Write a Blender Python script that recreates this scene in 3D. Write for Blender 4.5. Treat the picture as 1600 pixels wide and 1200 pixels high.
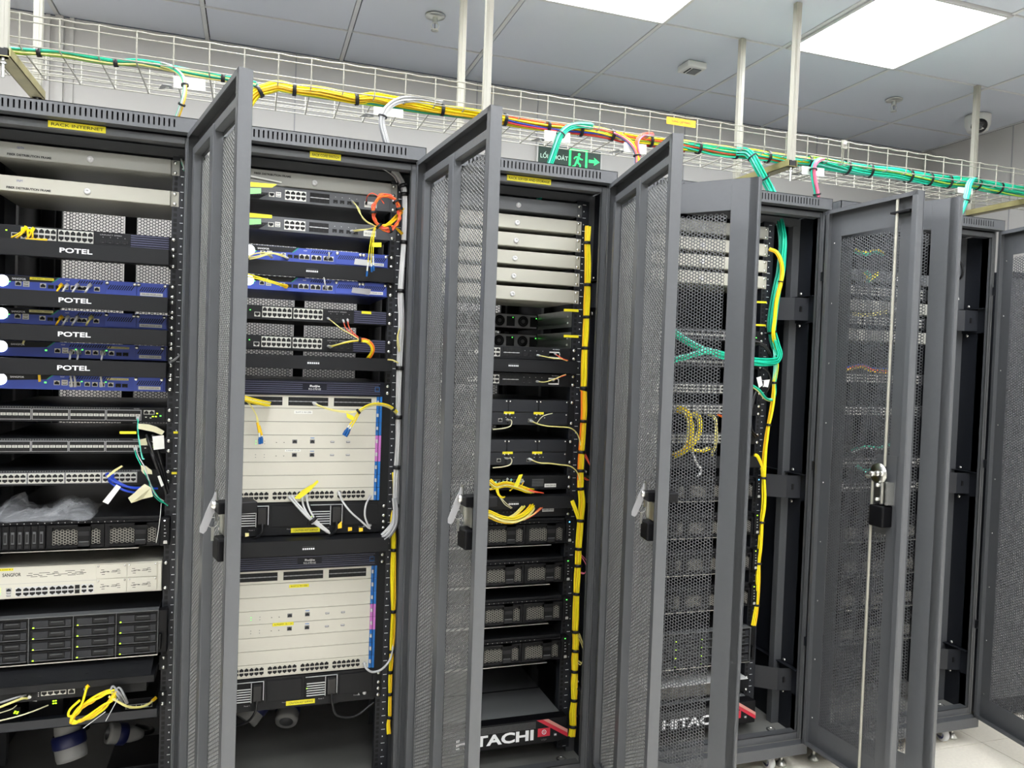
import bpy, math, random
import numpy as np
from mathutils import Vector, Matrix
random.seed(11)
for _o in list(bpy.data.objects): bpy.data.objects.remove(_o)
SC = bpy.context.scene
COL = SC.collection
# ------------------------------------------------------------------ camera
CAM = Vector((-1.1056, -2.3122, 1.4629)); FPX = 1200.25
YAW, PIT, ROL = 0.3256, -0.0263, 0.0358
_f = Vector((math.sin(YAW)*math.cos(PIT), math.cos(YAW)*math.cos(PIT), math.sin(PIT)))
_r = Vector((math.cos(YAW), -math.sin(YAW), 0)); _u = _r.cross(_f)
RT = math.cos(ROL)*_r + math.sin(ROL)*_u
UP = -math.sin(ROL)*_r + math.cos(ROL)*_u
cd = bpy.data.cameras.new('camera'); cam = bpy.data.objects.new('camera', cd); COL.objects.link(cam)
cd.sensor_width = 36; cd.lens = FPX/1600*36; cd.clip_start = .05; cd.clip_end = 50
cam.matrix_world = Matrix(((RT.x, UP.x, -_f.x, CAM.x), (RT.y, UP.y, -_f.y, CAM.y), (RT.z, UP.z, -_f.z, CAM.z), (0, 0, 0, 1)))
SC.camera = cam
# ------------------------------------------------------------------ world, exposure
W = bpy.data.worlds.new('world'); SC.world = W; W.use_nodes = True
W.node_tree.nodes['Background'].inputs[0].default_value = (.55, .6, .7, 1)
W.node_tree.nodes['Background'].inputs[1].default_value = .05
SC.view_settings.view_transform = 'Standard'; SC.view_settings.look = 'None'
SC.view_settings.gamma = 1; SC.view_settings.exposure = 1.0
try: SC.view_settings.use_curve_mapping = False
except Exception: pass
LIGHT = 11.0        # radiance of the LED ceiling panels

def P(px, py, y):                     # point of the vertical plane y seen at pixel px,py
    d = (px-800)/FPX*RT - (py-600)/FPX*UP + _f
    return CAM + d*((y-CAM.y)/d.y)
def PX(px, py, x):
    d = (px-800)/FPX*RT - (py-600)/FPX*UP + _f
    return CAM + d*((x-CAM.x)/d.x)
def PZ(px, py, z):
    d = (px-800)/FPX*RT - (py-600)/FPX*UP + _f
    return CAM + d*((z-CAM.z)/d.z)
# ------------------------------------------------------------------ materials
def lin(c): c /= 255; return c/12.92 if c <= .04045 else ((c+.055)/1.055)**2.4
MATS = {}
def mat(name, rgb, rough=.5, metal=0, noise=0, scale=20, bump=0, emit=0, alpha=1, spec=.5, coat=0, trans=0):
    m = bpy.data.materials.new(name); m.use_nodes = True
    nt = m.node_tree; b = nt.nodes['Principled BSDF']
    col = tuple(lin(c) for c in rgb)+(1,)
    b.inputs['Base Color'].default_value = col
    b.inputs['Roughness'].default_value = rough; b.inputs['Metallic'].default_value = metal
    b.inputs['Specular IOR Level'].default_value = spec
    if coat: b.inputs['Coat Weight'].default_value = coat
    if trans: b.inputs['Transmission Weight'].default_value = trans
    if alpha < 1: b.inputs['Alpha'].default_value = alpha
    if emit:
        b.inputs['Emission Color'].default_value = col; b.inputs['Emission Strength'].default_value = emit
    if noise or bump:
        tc = nt.nodes.new('ShaderNodeTexCoord'); nz = nt.nodes.new('ShaderNodeTexNoise')
        nz.inputs['Scale'].default_value = scale; nz.inputs['Detail'].default_value = 4
        nt.links.new(tc.outputs['Object'], nz.inputs['Vector'])
        if noise:
            mx = nt.nodes.new('ShaderNodeMix'); mx.data_type = 'RGBA'
            mx.inputs[6].default_value = tuple(c*(1-noise) for c in col[:3])+(1,)
            mx.inputs[7].default_value = tuple(min(1, c*(1+noise)) for c in col[:3])+(1,)
            nt.links.new(nz.outputs['Fac'], mx.inputs[0]); nt.links.new(mx.outputs[2], b.inputs['Base Color'])
        if bump:
            bp = nt.nodes.new('ShaderNodeBump'); bp.inputs['Strength'].default_value = bump; bp.inputs['Distance'].default_value = .002
            nt.links.new(nz.outputs['Fac'], bp.inputs['Height']); nt.links.new(bp.outputs['Normal'], b.inputs['Normal'])
    MATS[name] = m; return m
mat('rack_paint', (84, 86, 89), .38, noise=.06, scale=60, bump=.15)
mat('rack_black', (26, 29, 36), .5, noise=.08, scale=40)
mat('rack_floor', (126, 126, 122), .6, noise=.35, scale=6)
mat('chassis_black', (20, 21, 24), .5, noise=.1, scale=30, spec=.3)
mat('plastic_black', (12, 12, 15), .5, noise=.1, scale=30, spec=.25)
mat('void', (5, 5, 7), .7, noise=.1)
mat('slot_dark', (12, 13, 17), .6, noise=.1)
mat('cream', (174, 172, 160), .42, noise=.03, scale=8)
mat('warm_grey', (150, 150, 143), .4, noise=.04, scale=8)
mat('dark_grey', (92, 94, 96), .4, noise=.05)
mat('router_grey', (82, 84, 88), .45, noise=.05)
mat('card_white', (206, 203, 190), .42, noise=.03, scale=12)
mat('steel', (190, 190, 186), .28, 1, noise=.05, scale=40)
mat('zinc', (205, 206, 200), .32, .9, noise=.08, scale=60)
mat('bright_metal', (225, 225, 220), .25, .8, noise=.05)
mat('port_metal', (205, 205, 198), .35, .5, noise=.05)
mat('navy', (9, 12, 30), .45, noise=.08, spec=.3)
mat('navy_bar', (70, 72, 98), .4, noise=.05)
mat('blue_face', (62, 84, 180), .38, noise=.05)
mat('blue_strip', (20, 110, 190), .4, noise=.05)
mat('pink_strip', (205, 120, 200), .4, noise=.05)
mat('white_print', (235, 236, 238), .5, noise=.02)
mat('black_print', (20, 20, 22), .6, noise=.05)
mat('pen_ink', (70, 80, 130), .6, noise=.05)
mat('label_yellow', (238, 226, 40), .5, noise=.03)
mat('label_cream', (222, 214, 150), .5, noise=.03)
mat('paper', (228, 228, 222), .6, noise=.03)
mat('old_paper', (214, 210, 175), .6, noise=.05)
mat('yellow', (252, 228, 22), .42, noise=.05, scale=80)
mat('amber', (250, 200, 30), .42, noise=.05, scale=80)
mat('pale_yellow', (232, 222, 140), .42, noise=.05, scale=80)
mat('orange', (250, 132, 35), .42, noise=.05)
mat('red', (205, 40, 45), .42, noise=.05)
mat('coral', (235, 92, 62), .42, noise=.05)
mat('teal', (30, 205, 165), .42, noise=.06, scale=80)
mat('dark_teal', (18, 150, 120), .42, noise=.06, scale=80)
mat('aqua', (130, 232, 215), .42, noise=.05)
mat('lime', (165, 205, 70), .42, noise=.05)
mat('pink', (235, 120, 150), .42, noise=.05)
mat('blue', (35, 70, 190), .42, noise=.05)
mat('light_grey', (205, 205, 205), .45, noise=.04)
mat('mid_grey', (160, 160, 162), .45, noise=.04)
mat('tie_black', (16, 16, 18), .5, noise=.1)
mat('cable_black', (18, 18, 20), .4, noise=.1)
mat('lc_blue', (20, 90, 160), .4, noise=.05)
mat('tray_white', (164, 162, 150), .35, noise=.03)
mat('strut_zinc', (168, 160, 112), .35, .5, noise=.4, scale=14)
mat('plug_grey', (150, 150, 148), .5, noise=.05)
mat('caster_blue', (28, 34, 78), .4, noise=.05)
mat('led_green', (90, 255, 90), .4, emit=1.3)
mat('led_lime', (180, 255, 40), .4, emit=1.6)
mat('led_white', (240, 246, 255), .4, emit=2.2)
mat('led_blue', (90, 190, 255), .4, emit=3.0)
mat('hitachi_red', (196, 34, 58), .45, noise=.04)
mat('hitachi_tan', (205, 140, 130), .45, noise=.04)
mat('sign_green', (24, 58, 44), .4, noise=.04)
mat('sign_lit', (40, 230, 120), .4, emit=.55)
mat('sign_text', (190, 225, 205), .4, emit=.35)
mat('ceiling_trim', (205, 205, 205), .4, noise=.02)
mat('lamp_diffuser', (250, 252, 255), .4, emit=LIGHT)
mat('tag_orange', (250, 190, 20), .45, noise=.05)
mat('lens_black', (12, 12, 14), .12, noise=.05)
mat('camera_white', (214, 214, 210), .4, noise=.02)
mat('lid_grey', (112, 114, 115), .4, noise=.08, scale=5)
mat('sleeve_green', (150, 222, 140), .45, noise=.05)
mat('cut_edge', (150, 151, 148), .35, .45, noise=.05)
_m = mat('clear_film', (235, 238, 242), .16, spec=.8); _n = _m.node_tree; _b = _n.nodes['Principled BSDF']
_w = _n.nodes.new('ShaderNodeLayerWeight'); _w.inputs['Blend'].default_value = .35; _r2 = _n.nodes.new('ShaderNodeMapRange')
_r2.inputs['To Min'].default_value = .015; _r2.inputs['To Max'].default_value = .22
_n.links.new(_w.outputs['Facing'], _r2.inputs['Value']); _n.links.new(_r2.outputs[0], _b.inputs['Alpha'])
M = MATS
# ------------------------------------------------------------------ mesh helper
def cmr(pts, n=6):
    pts = [Vector(p) for p in pts]
    if len(pts) < 3: return pts
    q = [pts[0]*2-pts[1]]+pts+[pts[-1]*2-pts[-2]]; out = []
    for i in range(1, len(q)-2):
        a, b, c, d = q[i-1], q[i], q[i+1], q[i+2]
        for k in range(n):
            t = k/n
            out.append(.5*((2*b)+(c-a)*t+(2*a-5*b+4*c-d)*t*t+(3*b-a-3*c+d)*t**3))
    out.append(pts[-1]); return out
def frames(pts):
    T = []
    for i in range(len(pts)):
        a = pts[max(0, i-1)]; b = pts[min(len(pts)-1, i+1)]
        d = (b-a); T.append(d.normalized() if d.length > 1e-9 else Vector((0, 0, 1)))
    n = T[0].cross(Vector((0, 1, .03)));
    if n.length < .1: n = T[0].cross(Vector((1, 0, 0)))
    n.normalize(); out = []
    for t in T:
        n = (n-t*n.dot(t)).normalized(); out.append((t, n, t.cross(n)))
    return out
class MB:
    def __init__(s): s.v = []; s.f = []; s.m = []; s.s = []; s.mats = []
    def mi(s, m):
        m = M[m] if isinstance(m, str) else m
        if m not in s.mats: s.mats.append(m)
        return s.mats.index(m)
    def add(s, vs, fs, m, smooth=False):
        o = len(s.v); k = s.mi(m); s.v += [tuple(v) for v in vs]
        for f in fs: s.f.append([i+o for i in f]); s.m.append(k); s.s.append(smooth)
    def box(s, x0, x1, y0, y1, z0, z1, m):
        s.add([(x0, y0, z0), (x1, y0, z0), (x1, y1, z0), (x0, y1, z0), (x0, y0, z1), (x1, y0, z1), (x1, y1, z1), (x0, y1, z1)],
              [(0, 3, 2, 1), (4, 5, 6, 7), (0, 1, 5, 4), (1, 2, 6, 5), (2, 3, 7, 6), (3, 0, 4, 7)], m); return s
    def poly(s, pts, y0, y1, m):      # polygon in x,z extruded along y
        n = len(pts); vs = [(x, y0, z) for x, z in pts]+[(x, y1, z) for x, z in pts]
        fs = [tuple(range(n)), tuple(range(2*n-1, n-1, -1))]+[(i, i+n, (i+1) % n+n, (i+1) % n) for i in range(n)]
        s.add(vs, fs, m); return s
    def prism(s, pts, x0, x1, m):     # polygon in y,z extruded along x
        n = len(pts); vs = [(x0, y, z) for y, z in pts]+[(x1, y, z) for y, z in pts]
        fs = [tuple(range(n)), tuple(range(2*n-1, n-1, -1))]+[(i, i+n, (i+1) % n+n, (i+1) % n) for i in range(n)]
        s.add(vs, fs, m); return s
    def plan(s, pts, z0, z1, m):      # polygon in x,y extruded along z
        n = len(pts); vs = [(x, y, z0) for x, y in pts]+[(x, y, z1) for x, y in pts]
        fs = [tuple(range(n-1, -1, -1)), tuple(range(n, 2*n))]+[(i, (i+1) % n, (i+1) % n+n, i+n) for i in range(n)]
        s.add(vs, fs, m); return s
    def tube(s, pts, r, m, n=7, sub=5, cap=True, fl=1):
        pts = cmr(pts, sub); fr = frames(pts); vs = []
        rr = r if isinstance(r, (list, tuple)) else None
        for i, (p, (t, a, b)) in enumerate(zip(pts, fr)):
            q = r if rr is None else rr[0]+(rr[1]-rr[0])*i/(len(pts)-1)
            for k in range(n):
                w = 2*math.pi*k/n; vs.append(p+a*q*math.cos(w)*fl+b*q*math.sin(w))
        fs = [(i*n+k, i*n+(k+1) % n, (i+1)*n+(k+1) % n, (i+1)*n+k) for i in range(len(pts)-1) for k in range(n)]
        s.add(vs, fs, m, True)
        if cap: s.add(vs[:n], [tuple(range(n-1, -1, -1))], m); s.add(vs[-n:], [tuple(range(n))], m)
        return s
    def cyl(s, a, b, r, m, n=14, r2=None):
        return s.tube([a, b], (r, r if r2 is None else r2), m, n, 1)
    def lathe(s, prof, c, ax, m, n=16):   # prof: (radius, height) along ax from c
        ax = Vector(ax).normalized(); a = ax.cross(Vector((.31, .2, .93))).normalized(); b = ax.cross(a); vs = []
        for r, h in prof:
            for k in range(n):
                w = 2*math.pi*k/n; vs.append(Vector(c)+ax*h+a*r*math.cos(w)+b*r*math.sin(w))
        s.add(vs, [(i*n+k, i*n+(k+1) % n, (i+1)*n+(k+1) % n, (i+1)*n+k) for i in range(len(prof)-1) for k in range(n)], m, True)
        return s
    def mesh(s, name):
        me = bpy.data.meshes.new(name); me.from_pydata(s.v, [], s.f)
        for m in s.mats: me.materials.append(m)
        me.polygons.foreach_set('material_index', s.m); me.polygons.foreach_set('use_smooth', s.s); me.update(); return me
    def build(s, name, parent=None, loc=(0, 0, 0), rz=0, bevel=0):
        return ob(name, s.mesh(name), parent, loc, rz, bevel)
def ob(name, me, parent=None, loc=(0, 0, 0), rz=0, bevel=0, rot=None):
    o = bpy.data.objects.new(name, me); COL.objects.link(o); o.parent = parent
    o.location = loc; o.rotation_euler = rot if rot else (0, 0, rz)
    if bevel:
        b = o.modifiers.new('bevel', 'BEVEL'); b.width = bevel; b.segments = 2; b.limit_method = 'ANGLE'
    return o
def tag(o, label, cat=None, group=None, kind=None):
    if label: o['label'] = label
    if cat: o['category'] = cat
    if group: o['group'] = group
    if kind: o['kind'] = kind
    return o
def thing(name, loc, label, cat, group=None, rz=0):
    return tag(ob(name, None, None, loc, rz), label, cat, group)
def struct(o, label=None, cat=None): o['kind'] = 'structure'; return o
TXT = {}
def text(s, h, loc, m, parent, name='printed_text', w=None, rot=(math.pi/2, 0, 0), align='LEFT', ext=.0002, bold=0):
    key = (s, m, bold, align)
    if key not in TXT:
        c = bpy.data.curves.new('t', 'FONT'); c.body = s; c.size = 1; c.align_x = align; c.extrude = .004; c.offset = bold; c.resolution_u = 3
        o = bpy.data.objects.new('t', c); COL.objects.link(o); bpy.context.view_layer.update()
        me = bpy.data.meshes.new_from_object(o.evaluated_get(bpy.context.evaluated_depsgraph_get()))
        bpy.data.objects.remove(o); me.materials.clear(); me.materials.append(M[m])
        xs = [v.co.x for v in me.vertices]; ys = [v.co.y for v in me.vertices]
        TXT[key] = (me, max(xs)-min(xs), max(ys)-min(ys))
    me, tw, th = TXT[key]
    o = ob(name, me, parent, loc, rot=rot); sy = h/th; sx = (w/tw) if w else sy
    o.scale = (sx, sy, ext/.008*2); return o
# hexagonally perforated sheet in the x,z plane, with thickness
HEX = {}
def hexmesh(w, h, pitch=.0103, hole=.43, th=.0011, matname='rack_paint', edge='cut_edge'):
    key = (round(w, 3), round(h, 3), pitch, hole, matname, edge)
    if key in HEX: return HEX[key]
    cs = pitch*math.sqrt(3)/2; nc = int(w/cs); nr = int(h/pitch)-1
    R = pitch/math.sqrt(3); rr = pitch*hole
    ang = np.radians(np.arange(6)*60); ux, uz = np.cos(ang), np.sin(ang)
    ci, cj = np.meshgrid(np.arange(nc), np.arange(nr), indexing='ij')
    cx = (ci.ravel()+.5)*cs+(w-nc*cs)/2; cz = (cj.ravel()+.75+.5*(ci.ravel() % 2))*pitch
    N = len(cx); V = np.zeros((N, 24, 3))
    for L, y in ((0, 0.), (12, th)):
        V[:, L:L+6, 0] = cx[:, None]+R*ux; V[:, L:L+6, 2] = cz[:, None]+R*uz
        V[:, L+6:L+12, 0] = cx[:, None]+rr*ux; V[:, L+6:L+12, 2] = cz[:, None]+rr*uz; V[:, L:L+12, 1] = y
    q = []
    for k in range(6):
        k2 = (k+1) % 6
        q += [(k, k2, k2+6, k+6), (k2+12, k+12, k+18, k2+18), (k+6, k2+6, k2+18, k+18)]
    q = np.array(q); F = (q[None]+(np.arange(N)*24)[:, None, None]).reshape(-1, 4)
    me = bpy.data.meshes.new('mesh_panel'); nv = N*24; nf = len(F)
    me.vertices.add(nv); me.vertices.foreach_set('co', V.ravel())
    me.loops.add(nf*4); me.loops.foreach_set('vertex_index', F.ravel().astype(np.int32))
    me.polygons.add(nf); me.polygons.foreach_set('loop_start', np.arange(nf, dtype=np.int32)*4)
    me.polygons.foreach_set('loop_total', np.full(nf, 4, dtype=np.int32))
    me.materials.append(M[matname]); me.materials.append(M[edge]); me.polygons.foreach_set('material_index', np.tile(np.array([0, 0, 1], dtype=np.int32), N*6)); me.update(calc_edges=True); me.validate()
    HEX[key] = me; return me
# ================================================================== the room
XL, XR_, YB, YF, HC = -5.2, 2.87, 1.505, -4.4, 2.888
def wallmat(name, rgb, seam=None):
    m = mat(name, rgb, .55, noise=.02, scale=3); return m
mat('wall_paint', (198, 196, 192), .55, noise=.02, scale=3)
mat('ceiling_tile', (212, 217, 228), .5, noise=.02, scale=5)
mat('ceiling_grid', (214, 215, 216), .5, noise=.02)
mat('floor_tile', (242, 236, 222), .5, noise=.10, scale=90)
mat('floor_seam', (60, 56, 52), .6, noise=.05)
mat('door_paint', (196, 198, 200), .45, noise=.03)
def flat(name, x0, x1, y0, y1, z0, z1, m): return struct(MB().box(x0, x1, y0, y1, z0, z1, m).build(name))
b = MB().box(XL, XR_, YB, YB+.1, 0, HC, 'wall_paint')
for x in (-1.975, -1.885): b.box(x-.008, x+.008, YB-.012, YB, 0, HC, 'wall_paint')
b.box(-1.945, -1.915, YB-.02, YB, 0, HC, 'wall_paint')
for x in (-3.1, -.95, -.06, .27, 1.15, 2.05): b.box(x-.003, x+.003, YB-.003, YB, 0, HC, 'mid_grey')
struct(b.build('wall_back'))
b = MB().box(XR_, XR_+.1, YF, YB, 0, HC, 'wall_paint')
for y in (.9, 0, -.9, -1.8): b.box(XR_-.003, XR_, y-.003, y+.003, 0, HC, 'mid_grey')
struct(b.build('wall_right'))
flat('wall_left', XL-.1, XL, YF, YB, 0, HC, 'wall_paint'); flat('wall_front', XL, XR_, YF-.1, YF, 0, HC, 'wall_paint')
b = MB().box(XL, XR_, YF, YB, -.03, -.002, 'floor_seam')
gx0, gy0 = 1.727-.6*12, -.026-.6*8
for i in range(0, 15):
    for j in range(0, 11):
        xa, xb = max(XL, gx0+.6*i+.0015), min(XR_, gx0+.6*i+.5985); ya, yb = max(YF, gy0+.6*j+.0015), min(YB, gy0+.6*j+.5985)
        if xb-xa > .01 and yb-ya > .01: b.box(xa, xb, ya, yb, -.002, 0, 'floor_tile')
struct(b.build('floor'))
GX, GY = .468, 1.149
lamps = [(-1, -1), (1, -1)]
lampcells = [(i, j) for i in (-5, -3, -1, 1) for j in (-2, -4, -6, -8) if i > -5 or j > -8]  # unseen aisle rows and left column added, set close to brighten the racks
b = MB().box(XL, XR_, YF, YB, HC+.012, HC+.05, 'slot_dark')
for i in range(-10, 5):
    for j in range(-10, 2):
        xa, xb = GX+.6*i, GX+.6*(i+1); ya, yb = GY+.6*j, GY+.6*(j+1)
        xa, xb, ya, yb = max(XL, xa), min(XR_, xb), max(YF, ya), min(YB, yb)
        if xb-xa < .02 or yb-ya < .02 or (i, j) in lampcells: continue
        b.box(xa+.004, xb-.020, ya+.009, yb-.004, HC+.004, HC+.012, 'ceiling_tile')
        b.box(xb-.018, xb-.001, ya, yb, HC+.001, HC+.012, 'ceiling_grid'); b.box(xa, xb, ya+.001, ya+.007, HC, HC+.012, 'ceiling_grid')
struct(b.build('ceiling'))
for n, (i, j) in enumerate(lampcells):
    x, y = GX+.6*i, GY+.6*j
    inview = j == -2 and i in (-1, 1)
    lab = {(-1, -2): 'square white LED ceiling light cut by the top edge, nearer the sprinkler', (1, -2): 'square white LED ceiling light at upper right, above the tall pole'}.get((i, j),
           'unseen square LED ceiling light, added to light the racks')
    t = thing('ceiling_light', (x+.3, y+.3, HC), lab, 'ceiling light', 'square LED ceiling lights')
    f = MB()
    for a in ((-.297, -.282, -.297, .297), (.282, .297, -.297, .297), (-.282, .282, -.297, -.282), (-.282, .282, .282, .297)): f.box(*a, -.006, .012, 'ceiling_trim')
    f.build('light_frame', t); MB().box(-.282, .282, -.282, .282, -.001, .008, 'lamp_diffuser').build('light_diffuser', t)
# ceiling fittings
def sprinkler(x, y, label):
    t = thing('fire_sprinkler', (x, y, HC), label, 'sprinkler', 'ceiling sprinklers')
    MB().lathe([(.0, 0), (.042, 0), (.04, -.006), (.02, -.009), (.0, -.009)], (0, 0, 0), (0, 0, 1), 'zinc').build('cover_plate', t)
    b = MB().cyl((0, 0, -.005), (0, 0, -.03), .011, 'zinc')
    for s in (-1, 1): b.tube([(s*.010, 0, -.028), (s*.016, 0, -.042), (s*.004, 0, -.058)], .0025, 'zinc', 5, 4)
    b.build('sprinkler_body', t)
    MB().cyl((0, 0, -.03), (0, 0, -.056), .0018, 'dark_grey', 8).build('glass_bulb', t)
    MB().lathe([(0, -.06), (.015, -.058), (.016, -.061), (0, -.063)], (0, 0, 0), (0, 0, 1), 'zinc').build('deflector', t)
sprinkler(-.43, .85, 'small metal ceiling sprinkler left of the pair of white poles')
sprinkler(1.976, .85, 'small metal ceiling sprinkler below the right square light')
t = thing('ceiling_detector', (.80, .87, HC), 'small white square detector on the ceiling between the two lights', 'detector')
MB().box(-.05, .05, -.05, .05, -.03, 0, 'camera_white').build('housing', t, bevel=.006)
MB().box(-.012, .032, -.03, .03, -.033, -.0298, 'dark_grey').build('sensor_window', t)
MB().box(-.028, -.022, -.03, .03, -.032, -.0298, 'slot_dark').build('vent_slot', t)
t = thing('dome_camera', (2.56, .86, HC), 'white dome security camera on the ceiling behind the right pole', 'camera')
MB().lathe([(0, 0), (.062, 0), (.064, -.012), (.062, -.05), (.05, -.082), (.042, -.088), (0, -.088)], (0, 0, 0), (0, 0, 1), 'camera_white', 24).build('camera_body', t)
d = Vector((-.50, -.62, -.60)).normalized()
b = MB(); b.lathe([(.036, .030), (.040, .052), (.034, .062), (.0, .066)], (0, 0, -.036), d, 'lens_black', 20)
b.build('camera_dome', t)
MB().lathe([(.013, .0645), (.013, .068), (0, .069)], (0, 0, -.036), d, 'dark_grey', 14).build('camera_lens', t)
# exit sign on the back wall (LOI THOAT = way out)
t = thing('exit_sign', (.45, YB-.012, 2.555), 'green lit emergency exit sign with running man and arrow on the back wall', 'sign')
MB().box(-.185, .185, -.018, .012, -.062, .062, 'camera_white').build('sign_housing', t)
MB().box(-.178, .178, -.0195, -.018, -.056, .056, 'sign_green').build('sign_panel', t)
text('LỐI THOÁT', .034, (-.168, -.0197, -.012), 'sign_text', t, 'sign_text', w=.155)
g = MB()
for x in (-.006, .088): g.box(x, x+.012, -.0205, -.0196, -.054, .054, 'sign_lit')
g.box(-.006, .10, -.0205, -.0196, .044, .054, 'sign_lit')
g.poly([(.030+.008*math.cos(a*.6283)+.022, .028+.008*math.sin(a*.6283)) for a in range(10)], -.0205, -.0196, 'sign_lit')
g.poly([(.030, .016), (.052, .020), (.062, .008), (.074, .006), (.074, .000), (.058, .000), (.052, .006), (.050, -.012), (.064, -.024), (.064, -.048), (.056, -.048), (.056, -.028), (.040, -.018), (.034, -.034), (.016, -.044), (.012, -.037), (.026, -.029), (.036, -.004), (.040, .010), (.034, .010), (.026, .000), (.020, .004)], -.0205, -.0196, 'sign_lit')
g.poly([(.108, -.008), (.142, -.008), (.138, -.022), (.172, .0), (.138, .022), (.142, .008), (.108, .008)], -.0205, -.0196, 'sign_lit')
g.build('sign_symbol', t)
# ================================================================== racks
U = .04445; ZT = 2.012; YR = .11; ZC = 2.052
RX = [(-1.861, -1.261), (-1.232, -.632), (-.6, 0.), (.058, .858), (.896, 1.695)]
RC = [-1.561, -.932, -.3, .455, 1.2955]
def zk(k): return ZT-U*k
tick = None
def rail_mesh(s):
    b = MB(); b.box(0, .045, 0, .002, zk(42)-.005, zk(0)+.012, 'rack_black'); b.box(.043, .045, .002, .04, zk(42)-.005, zk(0)+.012, 'rack_black')
    b.box(0, .002, .002, .03, zk(42)-.005, zk(0)+.012, 'rack_black')
    for k in range(42):
        for d in (.0064, .0222, .0381): b.box(.0045, .0140, -.0003, .0001, zk(k)-d-.0048, zk(k)-d+.0048, 'void')
    for k in range(43): b.box(.0215, .0335, -.0003, .0001, zk(k)-.0008, zk(k)+.0008, 'white_print')
    for k in range(42): b.box(.0245, .0275, -.0003, .0001, zk(k)-.0245, zk(k)-.0205, 'white_print')
    if s < 0: b.v = [(-x, y, z) for x, y, z in b.v]; b.f = [f[::-1] for f in b.f]
    return b.mesh('mounting_rail')
RAIL = {1: rail_mesh(1), -1: rail_mesh(-1)}
rear_rail = {s: MB().box(min(0, s*.04), max(0, s*.04), 0, .002, zk(42), zk(0), 'rack_black').mesh('rear_rail') for s in (1, -1)}
def bolt_mesh(r=.0055, h=.004):
    return MB().lathe([(0, h), (r*.8, h), (r, h*.6), (r, 0)], (0, 0, 0), (0, -1, 0), 'bright_metal', 8).mesh('mounting_screw')
SCREW = bolt_mesh()
def latch(p, cx, z, inner, s):         # lock hardware standing off the inside of a single door; cx: local x, inner: local y
    def xs(a, c): return tuple(sorted((s*(cx+a), s*(cx+c))))
    MB().box(*xs(-.012, .03), inner, inner+.034, z+.003, z+.028, 'plastic_black').build('lock_housing', p, bevel=.002)
    b = MB().box(*xs(-.016, .03), inner, inner+.018, z-.047, z+.0, 'steel'); b.box(*xs(-.018, -.014), inner, inner+.022, z-.050, z+.002, 'zinc')
    for dz in (-.038, -.008): b.lathe([(.006, 0), (.006, .005), (.004, .008), (0, .009)], (s*(cx-.024), inner+.014, z+dz), (0, 1, 0), 'bright_metal', 10)
    b.build('lock_plate', p)
    MB().box(*xs(-.024, .03), inner, inner+.034, z-.100, z-.052, 'plastic_black').build('handle_housing', p, bevel=.004)
    MB().box(*xs(-.030, .03), -.046, 0, z+.001, z+.026, 'plastic_black').build('outer_handle', p, bevel=.002)
    b = MB()                              # bent cam blade standing square to the door leaf
    b.prism([(inner+.034, z+.046), (inner+.038, z+.034), (inner+.046, z+.018), (inner+.064, z-.030), (inner+.064, z-.040), (inner+.056, z-.044), (inner+.050, z-.038), (inner+.034, z+.002), (inner+.028, z+.022), (inner+.030, z+.044)], *xs(-.012, -.009), 'mid_grey')
    b.box(*xs(-.014, .001), inner+.029, inner+.032, z-.016, z+.050, 'steel')
    b.lathe([(.009, .0), (.009, .006), (.005, .009), (0, .009)], (s*(cx-.006), inner+.034, z+.018), (0, 1, 0), 'bright_metal', 12)
    b.build('locking_cam', p)
    b = MB(); q = [Vector((s*(cx-.014), inner+.036+.011*math.cos(w), z-.022+.011*math.sin(w))) for w in [i*.5236 for i in range(13)]]
    b.tube(q, .0009, 'steel', 5, 2); b.box(*xs(-.016, -.013), inner+.033, inner+.039, z-.062, z-.032, 'zinc'); b.build('key_ring', p)
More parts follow.
